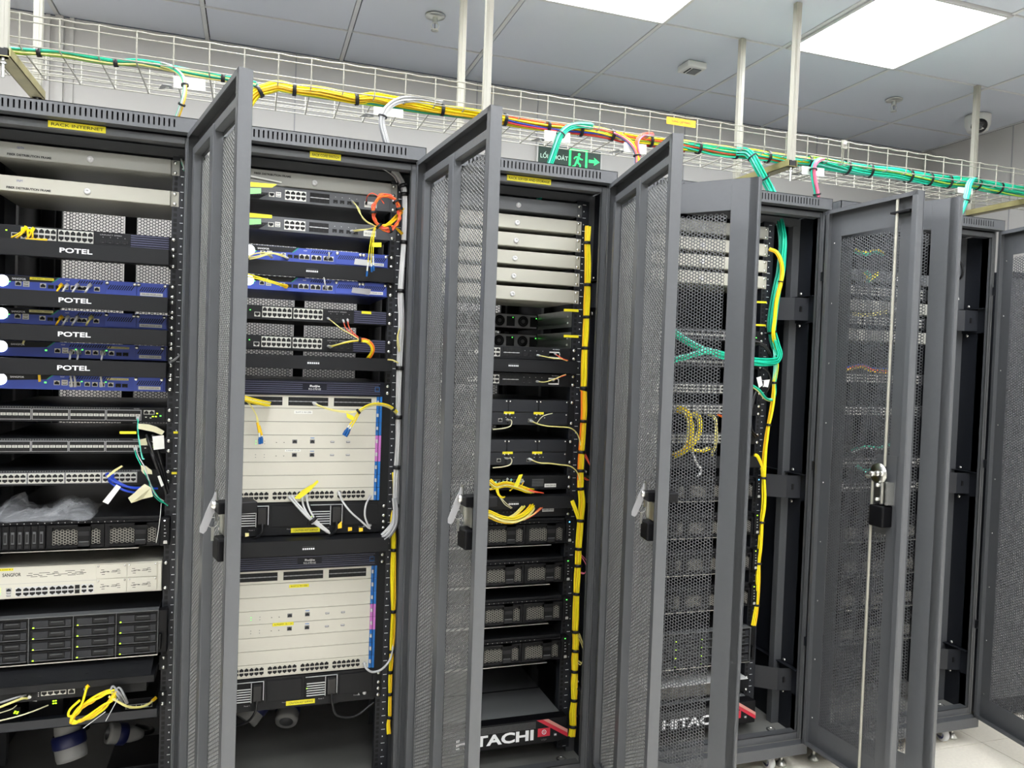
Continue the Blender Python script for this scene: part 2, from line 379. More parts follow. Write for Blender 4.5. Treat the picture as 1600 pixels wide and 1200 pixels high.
def single_door(rack, piv, ang, w, handle_label=None):
    H = ZC-.115; s = -1                  # right hinged: leaf runs along local -x when shut
    p = ob('front_door', None, rack, Vector((piv[0], piv[1], .115))-rack.location, math.radians(ang-180)); p['label'] = 'open perforated front door with a middle stiffening bar'
    X = lambda a, b_: tuple(sorted((s*a, s*b_)))
    f = MB(); D = .03
    ms = (.068, w-.098)                    # perforated area limits
    for a, b_ in ((.0, ms[0]), (ms[1], w)): f.box(*X(a, b_), 0, .0015, 0, H, 'rack_paint')
    f.box(*X(ms[0], ms[1]), 0, .0015, 0, .075, 'rack_paint'); f.box(*X(ms[0], ms[1]), 0, .0015, H-.075, H, 'rack_paint')
    f.box(*X(0, w), 0, D, H-.002, H, 'rack_paint'); f.box(*X(0, w), 0, D, 0, .002, 'rack_paint')
    f.box(*X(0, .002), 0, D, 0, H, 'rack_paint'); f.box(*X(w-.002, w), 0, D, 0, H, 'rack_paint')
    f.box(*X(0, w), D-.002, D, H-.014, H, 'rack_paint'); f.box(*X(0, w), D-.002, D, 0, .014, 'rack_paint')
    f.box(*X(0, .016), D-.002, D, 0, H, 'rack_paint'); f.box(*X(w-.020, w), D-.002, D, 0, H, 'rack_paint')
    f.box(*X(w-.052, w-.030), .0015, .018, .04, H-.04, 'rack_paint')
    f.build('door_frame', p, bevel=.0008)
    g = MB()
    for a, b_ in ((.040, .062),): g.box(*X(a, b_), .0015, .022, .045, H-.045, 'rack_paint')
    g.box(*X(.040, w-.03), .0015, .022, H-.067, H-.045, 'rack_paint'); g.box(*X(.040, w-.03), .0015, .022, .045, .067, 'rack_paint')
    g.build('stiffener_frame', p, bevel=.0015)
    MB().box(*X(w*.49, w*.49+.036), .0015, .026, .05, H-.05, 'rack_paint').build('middle_bar', p, bevel=.002)
    me = hexmesh(round(.594-.068-.098, 3), round(H-.15, 3))
    ob('mesh_panel', me, p, (-(.068+(.594-.166))+ (0), 0, .075))
    latch(p, w-.085, 1.0, .0015, s)
    for z in (.35, .97, 1.6): MB().cyl((s*.006, -.006, z), (s*.006, -.006, z+.05), .006, 'rack_black', 8).build('hinge', p)
    return p
def leaf(rack, piv, ang, w, s, hw=True):  # half-width leaf; s=+1 hinged left, -1 hinged right
    H = ZC-.115
    p = ob('front_door', None, rack, Vector((piv[0], piv[1], .115))-rack.location, math.radians(ang-(180 if s < 0 else 0)))
    p['label'] = 'open left-hand perforated door leaf' if s > 0 else 'open right-hand perforated door leaf with locking rods'
    X = lambda a, b_: tuple(sorted((s*a, s*b_))); D = .028; m0, m1 = .048, w-.085; f = MB()
    f.box(*X(0, m0), 0, .0015, 0, H, 'rack_paint'); f.box(*X(m1, w), 0, .0015, 0, H, 'rack_paint')
    f.box(*X(m0, m1), 0, .0015, 0, .085, 'rack_paint'); f.box(*X(m0, m1), 0, .0015, H-.095, H, 'rack_paint')
    f.box(*X(0, w), 0, D, H-.002, H, 'rack_paint'); f.box(*X(0, w), 0, D, 0, .002, 'rack_paint')
    f.box(*X(0, .002), 0, D, 0, H, 'rack_paint')
    pts = [(w-.030, .0), (w-.004, 0), (w, .005), (w, D-.003), (w-.004, D), (w-.022, D), (w-.022, D-.003), (w-.005, D-.003), (w-.003, .005), (w-.006, .0015), (w-.030, .0015)]
    pts = [(s*a, q) for a, q in pts]; f.plan(pts if s > 0 else pts[::-1], 0, H, 'rack_paint')
    f.box(*X(0, w), D-.002, D, H-.014, H, 'rack_paint'); f.box(*X(0, w), D-.002, D, 0, .012, 'rack_paint'); f.box(*X(0, .014), D-.002, D, 0, H, 'rack_paint')
    f.build('door_frame', p, bevel=.0006)
    Wm = round(.395-.048-.085, 3)
    ob('mesh_panel', hexmesh(Wm, round(H-.18, 3), .0103, .42, .0008, 'rack_paint', 'rack_paint'), p, ((m0 if s > 0 else -(m0+Wm)), 0, .085))
    for z in (.35, .97, 1.6): MB().cyl((s*.006, -.006, z), (s*.006, -.006, z+.05), .006, 'rack_black', 8).build('hinge', p)
    for k in range(9): ob('rivet', SCREW_S, p, (s*.020, .004, .1+k*.215), rot=(0, 0, math.pi))
    if hw and s < 0:
        xr, z0 = -(w-.083), 1.032
        MB().cyl((xr, .022, z0+.025), (xr, .022, H-.008), .0045, 'tray_white', 8).build('locking_rod', p)
        MB().cyl((xr+.045, .022, .03), (xr+.045, .022, z0-.015), .0045, 'tray_white', 8).build('locking_rod', p)
        MB().box(xr-.055, xr+.02, .0015, .030, H-.060, H-.054, 'plastic_black').build('rod_guide', p)
        b = MB(); b.lathe([(.0, 0), (.034, 0), (.034, .004), (0, .004)], (xr+.018, .026, z0), (0, 1, 0), 'steel', 20)
        for dx, dz in ((0, .002), (.04, -.004), (.018, 0)): b.lathe([(.009, 0), (.009, .007), (.004, .010), (0, .010)], (xr+dx, .03, z0+dz), (0, 1, 0), 'bright_metal', 10)
        for dx, dz in ((.008, .02), (.056, -.016)): b.cyl((xr+dx-.008, .024, z0+dz), (xr+dx+.014, .024, z0+dz), .006, 'bright_metal', 8)
        b.build('locking_cam', p)
        b = MB(); b.box(xr-.022, xr+.03, .0015, .03, z0-.095, z0-.028, 'steel'); b.box(xr-.024, xr-.018, .0015, .034, z0-.098, z0-.025, 'bright_metal'); b.box(xr-.002, xr+.002, .0015, .034, z0-.098, z0-.025, 'bright_metal')
        for dz in (-.038, -.085): b.lathe([(.007, 0), (.007, .006), (0, .009)], (xr+.016, .03, z0+dz), (0, 1, 0), 'bright_metal', 10)
        b.build('lock_plate', p)
        b = MB(); b.box(xr-.022, xr+.036, .0015, .045, z0-.172, z0-.103, 'plastic_black')
        b.build('handle_housing', p, bevel=.005)
        b = MB().box(xr-.03, xr+.05, .0015, .003, z0-.20, z0+.06, 'rack_paint'); b.build('lock_backplate', p)
    return p
SCREW_S = bolt_mesh(.0028, .002)
RLAB = ['dark grey server rack at far left with its perforated door open, labelled for internet',
        'second dark grey server rack from the left, holding two tall white chassis',
        'third dark grey server rack with a stack of cream panels at its top',
        'wide fourth server rack with double doors and a teal and yellow cable bundle inside',
        'rightmost wide server rack with double doors and bare right side wall']
RACKS = []
def make_rack(i):
    x0, x1 = RX[i]; cx = (x0+x1)/2; hw = (x1-x0)/2; RD = .95
    t = thing('server_rack', (cx, .46, 0), RLAB[i], 'server rack'); o = (-.0, -.46)
    def L(b, name, bevel=0):
        q = b.build(name, t, (0, -.46, 0), bevel=bevel); return q
    pw = .038 if i < 3 else .022
    b = MB()
    for s in (-1, 1):
        def bx(a, c, y0, y1, z0, z1, m='rack_paint'): b.box(*sorted((s*(hw-a), s*(hw-c))), y0, y1, z0, z1, m)
        bx(0, pw, 0, .004, .112, 2.058); bx(0, .003, 0, .06, .112, 2.058); bx(pw-.003, pw, 0, .014, .112, 2.058)
        bx(pw*.45, pw*.55, -.002, .0, .112, 2.058)
        bx(.002, .035, .13, .16, .112, 2.05); bx(.002, .035, .5, .53, .112, 2.05); bx(0, .05, RD-.03, RD, .1, 2.06)
    b.box(-hw+pw, hw-pw, 0, .004, 2.036, 2.058, 'rack_paint'); b.box(-hw+pw, hw-pw, 0, .035, 2.034, 2.037, 'rack_paint'); b.box(-hw+pw, hw-pw, 0, .004, .112, .139, 'rack_paint'); b.box(-hw+pw, hw-pw, 0, .035, .136, .139, 'rack_paint')
    b.box(-hw+pw, hw-pw, .12, .15, 2.022, 2.05, 'rack_paint'); b.box(-hw, hw, RD-.03, RD, 2.0, 2.06, 'rack_paint')
    L(b, 'rack_frame', .0012)
    b = MB()                                  # slotted top cover
    yf, z0, z1 = -.035, 2.060, 2.0975; sm = .055; n = int((2*hw-2*sm)/.0125); p0 = -(n-1)*.0125/2
    b.box(-hw, hw, yf, yf+.002, z0, z0+.008, 'rack_paint'); b.box(-hw, hw, yf, yf+.002, z1-.008, z1, 'rack_paint')
    b.box(-hw, p0-.0022, yf, yf+.002, z0+.008, z1-.008, 'rack_paint'); b.box(p0+(n-1)*.0125+.0022, hw, yf, yf+.002, z0+.008, z1-.008, 'rack_paint')
    for k in range(n-1): b.box(p0+k*.0125+.0022, p0+(k+1)*.0125-.0022, yf, yf+.002, z0+.008, z1-.008, 'rack_paint')
    b.box(-hw, hw, yf+.02, yf+.022, z0, z1-.003, 'void')
    for s in (-1, 1): b.box(*sorted((s*hw, s*(hw-.002))), yf, RD, z0, z1, 'rack_paint')
    b.box(-hw, hw, yf, .10, z1-.002, z1, 'rack_paint'); b.box(-hw, hw, .10, RD, z1-.002, z1, 'rack_paint'); b.box(-hw, hw, yf, 0.0, z0-.002, z0, 'rack_paint')
    b.box(-hw+.01, hw-.01, 0, RD-.04, 2.052, 2.060, 'rack_black')
    L(b, 'top_cover')
    b = MB().box(-hw, hw, -.033, -.031, .070, .108, 'rack_paint'); b.box(-hw, hw, -.033, 0, .106, .110, 'rack_paint')
    for s in (-1, 1): b.box(*sorted((s*hw, s*(hw-.002))), -.033, RD, .070, .110, 'rack_paint')
    b.box(-hw, hw, RD-.002, RD, .07, .11, 'rack_paint')
    L(b, 'plinth', .001)
    L(MB().box(-hw+.003, hw-.003, 0, RD-.03, .100, .112, 'rack_floor'), 'base_plate')
    for s in (-1, 1): L(MB().box(*sorted((s*(hw-.001), s*(hw-.003))), .005, RD-.03, .112, 2.052, 'rack_black'), 'side_panel')
    c = RC[i]-cx
    for s in (-1, 1):
        ob('mounting_rail', RAIL[s], t, (c+s*.2225, YR-.46, 0)); ob('rear_rail', rear_rail[s], t, (c+s*.2225, .80-.46, 0))
    # brackets from rail to side
    for s in (-1, 1):
        for z in ((1.705, 1.04, .31)):
            xa, xb = c+s*.265, s*(hw-.004); b = MB()
            mid = s*(hw-.06) if i > 2 else xb-s*.012
            b.plan([(xa, .135), (mid, .075), (xb, .060), (xb, .057), (mid, .072), (xa, .132)][::(1 if s > 0 else -1)], z-.042, z+.042, 'rack_black')
            b.box(*sorted((xb, xb-s*.004)), .02, .62, z-.05, z+.05, 'rack_black'); b.box(*sorted((xb, xb-s*.022)), .02, .62, z+.047, z+.050, 'rack_black')
            if i > 2:
                b.box(*sorted((xb-s*.030, xb-s*.038)), .0620, .0650, z-.010, z+.010, 'void'); 
            b.lathe([(.0, .004), (.006, .004), (.006, 0)], (xb-s*.006, .10, z+.060), (-s, 0, 0), 'bright_metal', 8)
            b.lathe([(.0, .004), (.006, .004), (.006, 0)], (xb-s*.006, .10, z-.060), (-s, 0, 0), 'bright_metal', 8)
            L(b, 'side_bracket')
    # rear doors
    b = MB(); mw = .212
    for s in (-1, 1): b.box(*sorted((s*hw, s*(.02+mw))), RD, RD+.02, .11, 2.06, 'rack_black')
    b.box(-.02, .02, RD, RD+.02, .11, 2.06, 'rack_black'); b.box(-hw, hw, RD, RD+.02, .11, .16, 'rack_black'); b.box(-hw, hw, RD, RD+.02, 1.99, 2.06, 'rack_black')
    r = L(b, 'rear_door')
    if i < 3:
        for xx in (-.02-mw, .02): ob('mesh_panel', hexmesh(mw, 1.83, .0117, .45, .0008, 'rack_black'), r, (xx, RD, .16))
    else: MB().box(-hw+.02, hw-.02, RD-.004, RD, .15, 2.0, 'rack_black').build('rear_skin', r)
    for s in (-1, 1):
        for y in (.05, .80):
            q = ob('levelling_foot', FOOT, t, (s*(hw-.055), y-.46-.012, 0)); q = ob('caster', CAST, t, (s*(hw-.12), y-.46-.03, 0))
    for k in range(3): ob('door_hinge', HINGE, t, (hw-.004, -.018-.46, (.48, 1.13, 1.82)[k]))
    RACKS.append(t); return t
FOOT = MB().cyl((0, 0, .012), (0, 0, .075), .005, 'bright_metal', 8).lathe([(0, 0), (.020, 0), (.020, .006), (.012, .012), (.010, .020), (0, .020)], (0, 0, 0), (0, 0, 1), 'zinc', 14).mesh('levelling_foot')
_c = MB(); _c.lathe([(0, -.012), (.024, -.012), (.027, -.006), (.027, .006), (.024, .012), (0, .012)], (0, .006, .0275), (1, 0, .0), 'light_grey', 18)
_c.lathe([(0, .013), (.016, .013), (.016, .010)], (0, .006, .0275), (1, 0, 0), 'caster_blue', 14); _c.lathe([(0, -.013), (.016, -.013), (.016, -.010)], (0, .006, .0275), (1, 0, 0), 'caster_blue', 14)
_c.box(-.017, -.013, -.006, .018, .025, .066, 'zinc'); _c.box(.013, .017, -.006, .018, .025, .066, 'zinc'); _c.box(-.02, .02, -.018, .024, .064, .070, 'zinc')
CAST = _c.mesh('caster')
HINGE = MB().cyl((0, 0, -.02), (0, 0, .02), .004, 'bright_metal', 8).box(-.010, .006, .002, .012, -.016, .016, 'rack_black').mesh('door_hinge')
for i in range(5): make_rack(i)
single_door(RACKS[0], (-1.261, -.036), -76.3, .594)
single_door(RACKS[1], (-.632, -.036), -84.7, .580)
single_door(RACKS[2], (0, -.036), -100.1, .585)
leaf(RACKS[3], (.858, -.036), -87, .385, -1); leaf(RACKS[3], (.058, -.036), -49, .405, 1)
leaf(RACKS[4], (.896, -.036), -70, .400, 1); leaf(RACKS[4], (1.695, -.036), -99, .395, -1)
# yellow name strips on the headers (one to a rack)
for i, (a, s, w_) in enumerate((((75, 196), 'RACK INTERNET', .135), ((484, 245), 'RACK CORE SWITCH', .088), ((792, 282), 'RACK SERVER AND STORAGE', .148))):
    p = P(a[0], a[1]+2, -.001); 
    t = thing('name_strip', (p.x, 0, 2.038), 'yellow printed label strip on the header of the %s rack' % ('leftmost', 'second', 'third')[i], 'label')
    MB().box(0, w_, -.0016, -.0004, 0, .017, 'label_yellow').build('strip', t)
    text(s, .008, (.006, -.0018, .0045), 'black_print', t, w=w_-.012)

# dark cabinet standing beyond the rightmost rack, seen through its door leaf
t = thing('cooling_cabinet', (2.32, .55, 0), 'tall dark cabinet beyond the right-hand door leaf of the rightmost rack', 'cabinet')
MB().box(-.42, .42, -.44, .42, .02, 1.93, 'rack_black').build('cabinet_body', t, bevel=.006)
MB().box(-.40, .40, -.452, -.44, .10, 1.90, 'rack_paint').build('front_panel', t, bevel=.003)
b = MB()
for i in range(30): b.box(-.10, .34, -.456, -.452, .22+i*.02, .228+i*.02, 'void')
b.build('intake_grille', t)

_q = Matrix(((0, 1, 0), (0, 0, -1), (-1, 0, 0)))
text('HITACHI', .125, (-.315, -.4525, 1.46), 'dark_grey', t, 'brand_lettering', w=1.02, rot=_q.to_euler(), bold=.035)
# ================================================================== equipment builders
EARM = {}
def ear_mesh(h, m, s):
    key = (h, m, s)
    if key not in EARM:
        H = h*U; b = MB(); b.box(*sorted((s*.218, s*.2405)), -.0022, -.0004, .001, H-.001, m); b.box(*sorted((s*.2175, s*.2195)), -.0022, .03, .001, H-.001, m)
        EARM[key] = b.mesh('mounting_ear')
    return EARM[key]
def dev(name, label, cat, r, k, h, m='chassis_black', w=.436, depth=.45, proud=.004, ear='chassis_black', group=None, dz=0, ears=True, y0=0):
    t = thing(name, (RC[r], YR+y0, zk(k+h)+dz), label, cat, group); H = h*U
    c = MB().box(-w/2, w/2, -proud, depth, .001, H-.001, m).build('chassis', t, bevel=.0008)
    if ears:
        for s in (-1, 1):
            e = ob('mounting_ear', ear_mesh(round(h, 2), ear, s), t)
            for z in (.008, H-.008): ob('mounting_screw', SCREW, e, (s*.2295, -.0022, z))
    return t, H, -proud
PORT = {}
def port_mesh(kind, w, h):
    key = (kind, round(w, 4), round(h, 4))
    if key in PORT: return PORT[key]
    b = MB(); hw, y = w/2, -.0006
    if kind[:2] == 'rj':
        up = 1 if kind == 'rj' else -1
        p = [(-hw, -h/2), (hw, -h/2), (hw, h*.18), (hw*.62, h*.18), (hw*.62, h*.34), (hw*.32, h*.34), (hw*.32, h/2), (-hw*.32, h/2), (-hw*.32, h*.34), (-hw*.62, h*.34), (-hw*.62, h*.18), (-hw, h*.18)]
        if up < 0: p = [(x, -z) for x, z in p][::-1]
        b.poly(p, y, 0, 'void'); b.box(-hw*.6, hw*.6, y-.0001, y, -up*h*.47, -up*h*.40, 'dark_grey') if True else None
    elif kind == 'usb':
        b.box(-hw, hw, y, 0, -h/2, h/2, 'port_metal'); b.box(-hw*.82, hw*.82, y-.0002, y, -h*.34, h*.34, 'void'); b.box(-hw*.7, hw*.7, y-.0004, y-.0002, -h*.05, h*.2, 'white_print')
    else:
        b.box(-hw, hw, y, 0, -h/2, h/2, 'void'); b.box(-hw*.5, hw*.5, y-.0006, y, (-h*.5 if kind == 'sfp' else h*.40), (-h*.40 if kind == 'sfp' else h*.5), 'dark_grey')
    PORT[key] = b.mesh('network_port' if kind[:2] == 'rj' else ('usb_port' if kind == 'usb' else 'fiber_port')); return PORT[key]
def ports(t, x0, x1, z0, z1, cols, rows, y, kind='rj', plate='port_metal', gap=.0012, mid=None, mh=.0008):
    b = MB()
    if plate: b.box(x0, x1, y-.0016, y, z0, z1, plate)
    else: b.box(x0, x1, y-.0006, y, z0, z1, 'slot_dark')
    if mid: b.box(x0+.001, x1-.001, y-.0024, y, (z0+z1)/2-mh, (z0+z1)/2+mh, mid)
    if mid and mh > .002:
        for q in range(1, cols): b.box(x0+(x1-x0)*q/cols-.0012, x0+(x1-x0)*q/cols+.0012, y-.0027, y, (z0+z1)/2-mh, (z0+z1)/2+mh, 'dark_grey')
    blk = b.build('port_block', t); yy = y-(.0016 if plate else .0006)
    pw, ph = (x1-x0)/cols, (z1-z0)/rows; sg = gap*1.9 if kind == 'rj' and rows == 2 else gap
    for c in range(cols):
        for r in range(rows):
            kd = kind if kind not in ('rj', 'sfp') or r % 2 == rows-1 or rows == 1 else ('rjd' if kind == 'rj' else 'sfpd')
            if kind == 'rj' and rows == 2: kd = 'rj' if r == 1 else 'rjd'
            me = port_mesh(kd, pw-2*gap, ph-(2*sg if kind == 'rj' else 2*gap))
            ob(me.name.split('.')[0], me, blk, (x0+pw*(c+.5), yy, z0+ph*(r+.5)))
    return blk
def one(t, x, z, y, kind='rj', w=.0145, h=.0125, ring='port_metal'):
    b = MB().box(x-w/2, x+w/2, y-.0014, y, z-h/2, z+h/2, ring).build('port_frame', t)
    me = port_mesh(kind, w-.003, h-.003); ob(me.name.split('.')[0], me, b, (x, y-.0014, z))
def usb2(t, x, z, y):
    b = MB().box(x-.0075, x+.0075, y-.0012, y, z-.0075, z+.0075, 'port_metal').build('port_frame', t)
    for d in (-.0036, .0036): ob('usb_port', port_mesh('usb', .012, .0055), b, (x, y-.0012, z+d))
def led(t, x, z, y, m='led_green', r=.0016, name='indicator_light'):
    MB().box(x-r, x+r, y-.0006, y, z-r*.7, z+r*.7, m).build(name, t)
def decal(t, x0, x1, z0, z1, y, m, name='sticker', txt=None, tm='black_print'):
    s = MB().box(x0, x1, y-.0004, y, z0, z1, m).build(name, t)
    if txt: text(txt, (z1-z0)*.42, (x0+(x1-x0)*.08, y-.0006, z0+(z1-z0)*.3), tm, s, w=(x1-x0)*.84)
    return s
# ---- fiber distribution frames
def fdf(r, k, h, label, m='cream', w=.438, txt=True, pen=None, knob=.0, text_z=.012, depth=.26, proud=.012, xoff=0):
    t, H, y = dev('fiber_distribution_frame', label, 'fiber panel', r, k, h, m, w, depth, 0, m, 'fiber panels')
    f = MB().box(-w/2, w/2, -proud, .0, .0012, H-.0012, m).build('drawer_front', t, bevel=.002)
    b = MB().lathe([(.0085, 0), (.0085, .004), (.006, .006), (.0035, .006), (.003, .003), (0, .003)], (knob, -proud, H*.42), (0, -1, 0), 'light_grey', 16); b.build('latch_knob', f)
    if txt: text('FIBER DISTRIBUTION FRAME', .0062, (-.186, -proud-.0003, H*.18 if r == 0 else H*.62), 'black_print', f, w=.105, bold=.035)
    if pen: text(pen, .006, (-.163, -proud-.0003, H*.62), 'pen_ink', f, w=.016)
    return t
fdf(0, 0, 1, 'topmost grey fiber distribution panel of the leftmost rack', 'warm_grey', pen='GDTN', knob=.014)
fdf(0, 2, 1, 'pale fiber distribution panel just above the switch with yellow plugs', 'cream', pen='VNPT', knob=.008)
fdf(1, 0, 1, 'grey fiber distribution panel at the top of the second rack', 'warm_grey', knob=-.012)
LB = ['dark grey fiber panel topping the stack in the third rack', 'highest cream fiber panel in the third rack, under the dark one', 'second cream fiber panel from the top in the third rack',
      'middle cream fiber panel of the five in the third rack', 'second cream fiber panel from the bottom in the third rack', 'lowest cream fiber panel in the third rack']
for i in range(6): fdf(2, (0, 1.3, 2.62, 3.93, 5.25, 6.57)[i], 1.04, LB[i], 'dark_grey' if i == 0 else 'cream', txt=False, knob=.008-.002*i)
LB = ['grey fiber panel at the top of the fourth rack', 'highest cream fiber panel in the fourth rack', 'middle cream fiber panel in the fourth rack', 'lowest cream fiber panel in the fourth rack']
for i in range(4): fdf(3, (.2, 1.62, 2.98, 4.32)[i], 1.04, LB[i], 'warm_grey' if i == 0 else 'cream', txt=False, knob=-.045, w=.44)
# ---- cantilever shelves / cable managers with a deep front lip
def shelf(r, k, label, brand='POTEL', bh=.011, bw=.042, bx=-.012, h=.84, proud=.085, depth=.36, tray=True, name='rack_shelf', cat='shelf', w=.452):
    t = thing(name, (RC[r], YR, zk(k+1)), label, cat, 'black rack shelves'); H = h*U
    b = MB().box(-w/2, w/2, -proud, -proud+.002, .002, .002+H, 'chassis_black'); b.box(-w/2, w/2, -proud, -.001, H, .002+H, 'chassis_black')
    b.box(-w/2, w/2, -proud, -proud+.012, .002, .004, 'chassis_black')
    for s in (-1, 1): b.box(*sorted((s*w/2, s*(w/2-.002))), -proud, 0, .002, H, 'chassis_black')
    b.build('front_lip', t, bevel=.001)
    if tray: MB().box(-.218, .218, -.004, depth, H-.001, .002+H, 'chassis_black').build('shelf_plate', t)
    for s in (-1, 1):
        e = ob('mounting_ear', ear_mesh(1, 'chassis_black', s), t)
        for z in (.008, U-.008): ob('mounting_screw', SCREW, e, (s*.2295, -.0022, z))
    if brand: text(brand, bh, (bx, -proud-.0004, H*.5-bh*.5+.002), 'white_print', t, 'brand_lettering', w=bw, align='CENTER', bold=.02)
    return t
for k, l in ((6.02, 'black shelf lettered POTEL directly under the switch with yellow plugs'), (9, 'black shelf lettered POTEL under the topmost blue firewall'),
             (11.05, 'black shelf lettered POTEL under the second blue firewall'), (13.08, 'black shelf lettered POTEL under the third blue firewall')):
    shelf(0, k, l, bh=.013, bx=-.003, bw=.078, h=.97)
BR = '■■■■■■'
def smalllogo(t, x, z, y, w=.036): 
    b = MB()
    for i in range(6): b.box(x+i*w/6, x+(i+.72)*w/6, y-.0005, y, z, z+.0052, 'white_print')
    for i in range(9): b.box(x+.001+i*w/9.4, x+.001+(i+.6)*w/9.4, y-.0005, y, z+.0085, z+.0098, 'dark_grey')
    b.build('brand_lettering', t)
t = shelf(1, 6.05, 'black shelf with small white lettering between the two blue firewalls of the second rack', None, h=.98, proud=.03, w=.47); smalllogo(t, -.030, .018, -.030)
t = shelf(1, 12.25, 'black cable manager under the two gigabit switches of the second rack', None, h=.9, proud=.05, w=.47, tray=False, name='cable_manager', cat='cable manager'); smalllogo(t, -.020, .018, -.050)
t = shelf(1, 24.75, 'long black cable manager between the two white chassis', None, h=1.0, proud=.07, w=.475, tray=False, name='cable_manager', cat='cable manager'); smalllogo(t, -.020, .018, -.070)
t = shelf(2, 12, 'black cable manager between the two small routers of the third rack', None, h=.95, proud=.03, w=.47, tray=False, name='cable_manager', cat='cable manager'); smalllogo(t, -.012, .020, -.030)
t = shelf(2, 22.2, 'black cable manager above the drooping yellow patch cords in the third rack', None, h=.95, proud=.04, w=.47, tray=False, name='cable_manager', cat='cable manager'); smalllogo(t, .002, .018, -.040)
# ---- 24 port access switches
def access_switch(r, k, label, g='gigabit access switches'):
    t, H, y = dev('network_switch', label, 'network switch', r, k, 1, 'chassis_black', depth=.3, group=g)
    led(t, -.186, .028, y, 'led_lime' if r == 0 else 'led_green', .0018)
    one(t, -.166, .016, y, 'rjd', .016, .0135)
    ports(t, -.152, -.067, .008, .040, 6, 2, y); ports(t, -.062, .024, .008, .040, 6, 2, y)
    for i in range(4):
        one(t, .048+i*.0185, .017, y, 'sfp', .0135, .010, 'slot_dark'); led(t, .048+i*.0185, .029, y, 'mid_grey', .001, 'port_mark')
    text('LINK/ACT SPEED', .0035, (.040, y-.0003, .034), 'mid_grey', t, w=.055)
    b = MB().box(.117, .219, y-.002, y, .002, H-.002, 'navy')
    for i in range(6): b.box(.119, .217, y-.004, y-.002, .005+i*.0065, .0088+i*.0065, 'navy_bar')
    b.build('ribbed_panel', t); return t
access_switch(0, 4.95, 'black 24-port switch with yellow plugs near its left end')
access_switch(1, 9, 'upper of the two black 24-port switches in the second rack')
access_switch(1, 11, 'lower of the two black 24-port switches in the second rack')
# ---- blue firewalls
def firewall(r, k, label, kind, y0=0, dark=False):
    t, H, y = dev('firewall_appliance', label, 'firewall', r, k, 1, 'blue_face', w=.440, depth=.38, proud=.006, group='blue firewall appliances')
    edge = -.064 if kind == 'A' else -.072
    if r == 1: edge = -.060
    b = MB()
    p = [(-.22, H-.0015), (edge+.004, H-.0015), (edge-.012, H-.016), (-.220, H-.019 if kind == 'A' else H-.022)]
    b.poly(p, y-.0008, y, 'slot_dark'); b.build('dark_upper_panel', t)
    MB().poly([(edge+.004, H-.0015), (edge+.0085, H-.0015), (edge-.0085, H-.0160), (edge-.012, H-.0160)], y-.0012, y, 'dark_teal').build('teal_stripe', t)
    MB().lathe([(0, .0035), (.014, .003), (.0155, .001), (.0155, 0)], (-.193, y, H*.60), (0, -1, 0), 'led_white', 24).build('lit_logo_button', t)
    text('SANGFOR', .0050, (-.170, y-.0011, H-.013), 'white_print', t, 'brand_lettering', w=.033, bold=.02)
    x = edge+.022
    text('NGAF', .0032, (x, y-.0004, H-.0090), 'white_print', t, w=.010)
    def slots(x0, n, z0, z1, nm='vent_slots'):
        b = MB()
        for i in range(n): a = x0+i*.0062; b.poly([(a, z0), (a+.0026, z0), (a+.0026+(z1-z0)*.6, z1), (a+(z1-z0)*.6, z1)], y-.0014, y-.0002, 'void')
        b.build(nm, t)
    if kind == 'A':
        slots(-.012 if r == 0 else -.016, 10, H-.013, H-.005)
        for z, c in ((.018, 'led_green'), (.026, 'led_green')): led(t, -.181+(.005 if z > .02 else 0), z, y, c, .0022)
        one(t, -.155, .021, y); usb2(t, -.136, .021, y); one(t, -.096, .019, y)
        for i in range(2): one(t, -.077+i*.018, .017, y, 'sfp', .014, .010, 'slot_dark')
        for xx in ((-.0415, -.022, .006, .036) if r == 0 else ()): one(t, xx, .018, y)
        if r == 0: one(t, -.006, .018, y, 'rj', .013)
        else:
            for a, n in ((-.050, 2), (-.015, 2), (.021, 2)): ports(t, a, a+.030, .0105, .0255, n, 1, y)
        mods = ((.058, .137), (.1385, .216)); dec = (.146, .205)
    else:
        slots(-.030, 17, H-.013, H-.005); led(t, -.086, .020, y, 'led_green', .0026)
        one(t, -.058, .020, y); usb2(t, -.039, .021, y)
        for xx in (-.022, -.006): one(t, xx, .018, y, 'rj', .013); led(t, xx+.009, .025, y, 'led_green', .0020)
        for xx in (.017, .036, .054, .076): one(t, xx, .018, y, 'rj', .014)
        led(t, .063, .025, y, 'led_green', .002)
        for xx in (.095, .112): one(t, xx, .016, y, 'sfp', .014, .010, 'slot_dark')
        decal(t, .064, .121, .031, .037, y, 'label_cream', txt='10.1.250.2 MGMT')
        mods = ((.137, .213),); dec = (.147, .205)
    for a, c in mods:
        m = MB().box(a, c, y-.0035, y, .003, H-.003, 'blue_face').build('expansion_module', t, bevel=.001)
        b = MB()
        for i in range(11):
            q = a+.005+i*.0058
            if q+.011 < c: b.poly([(q, .019), (q+.0026, .019), (q+.0104, .032), (q+.0078, .032)], y-.0040, y-.0034, 'void')
        b.build('vent_slots', m)
        for xx in (a+.004, c-.005): ob('thumb_screw', SCREW, m, (xx, y-.0035, H-.008))
    decal(t, dec[0], dec[1], .0065, .0155, y-.0036, 'paper', txt='FW-HO-NGAF-5100')
    if kind == 'A' and r == 0: decal(t, -.128, -.070, .0335, .0405, y-.0010, 'label_yellow' if not dark else 'label_cream', txt='10.1.250.1 - MGMT')
    MB().box(.217, .2195, y-.002, y, .003, H-.003, 'navy').build('edge_strip', t)
    return t
firewall(0, 8, 'topmost blue firewall appliance in the leftmost rack', 'A')
firewall(0, 10, 'second blue firewall from the top in the leftmost rack, with a cream sticker', 'A', dark=True)
firewall(0, 12, 'third blue firewall in the leftmost rack, its plugs hanging down', 'B')
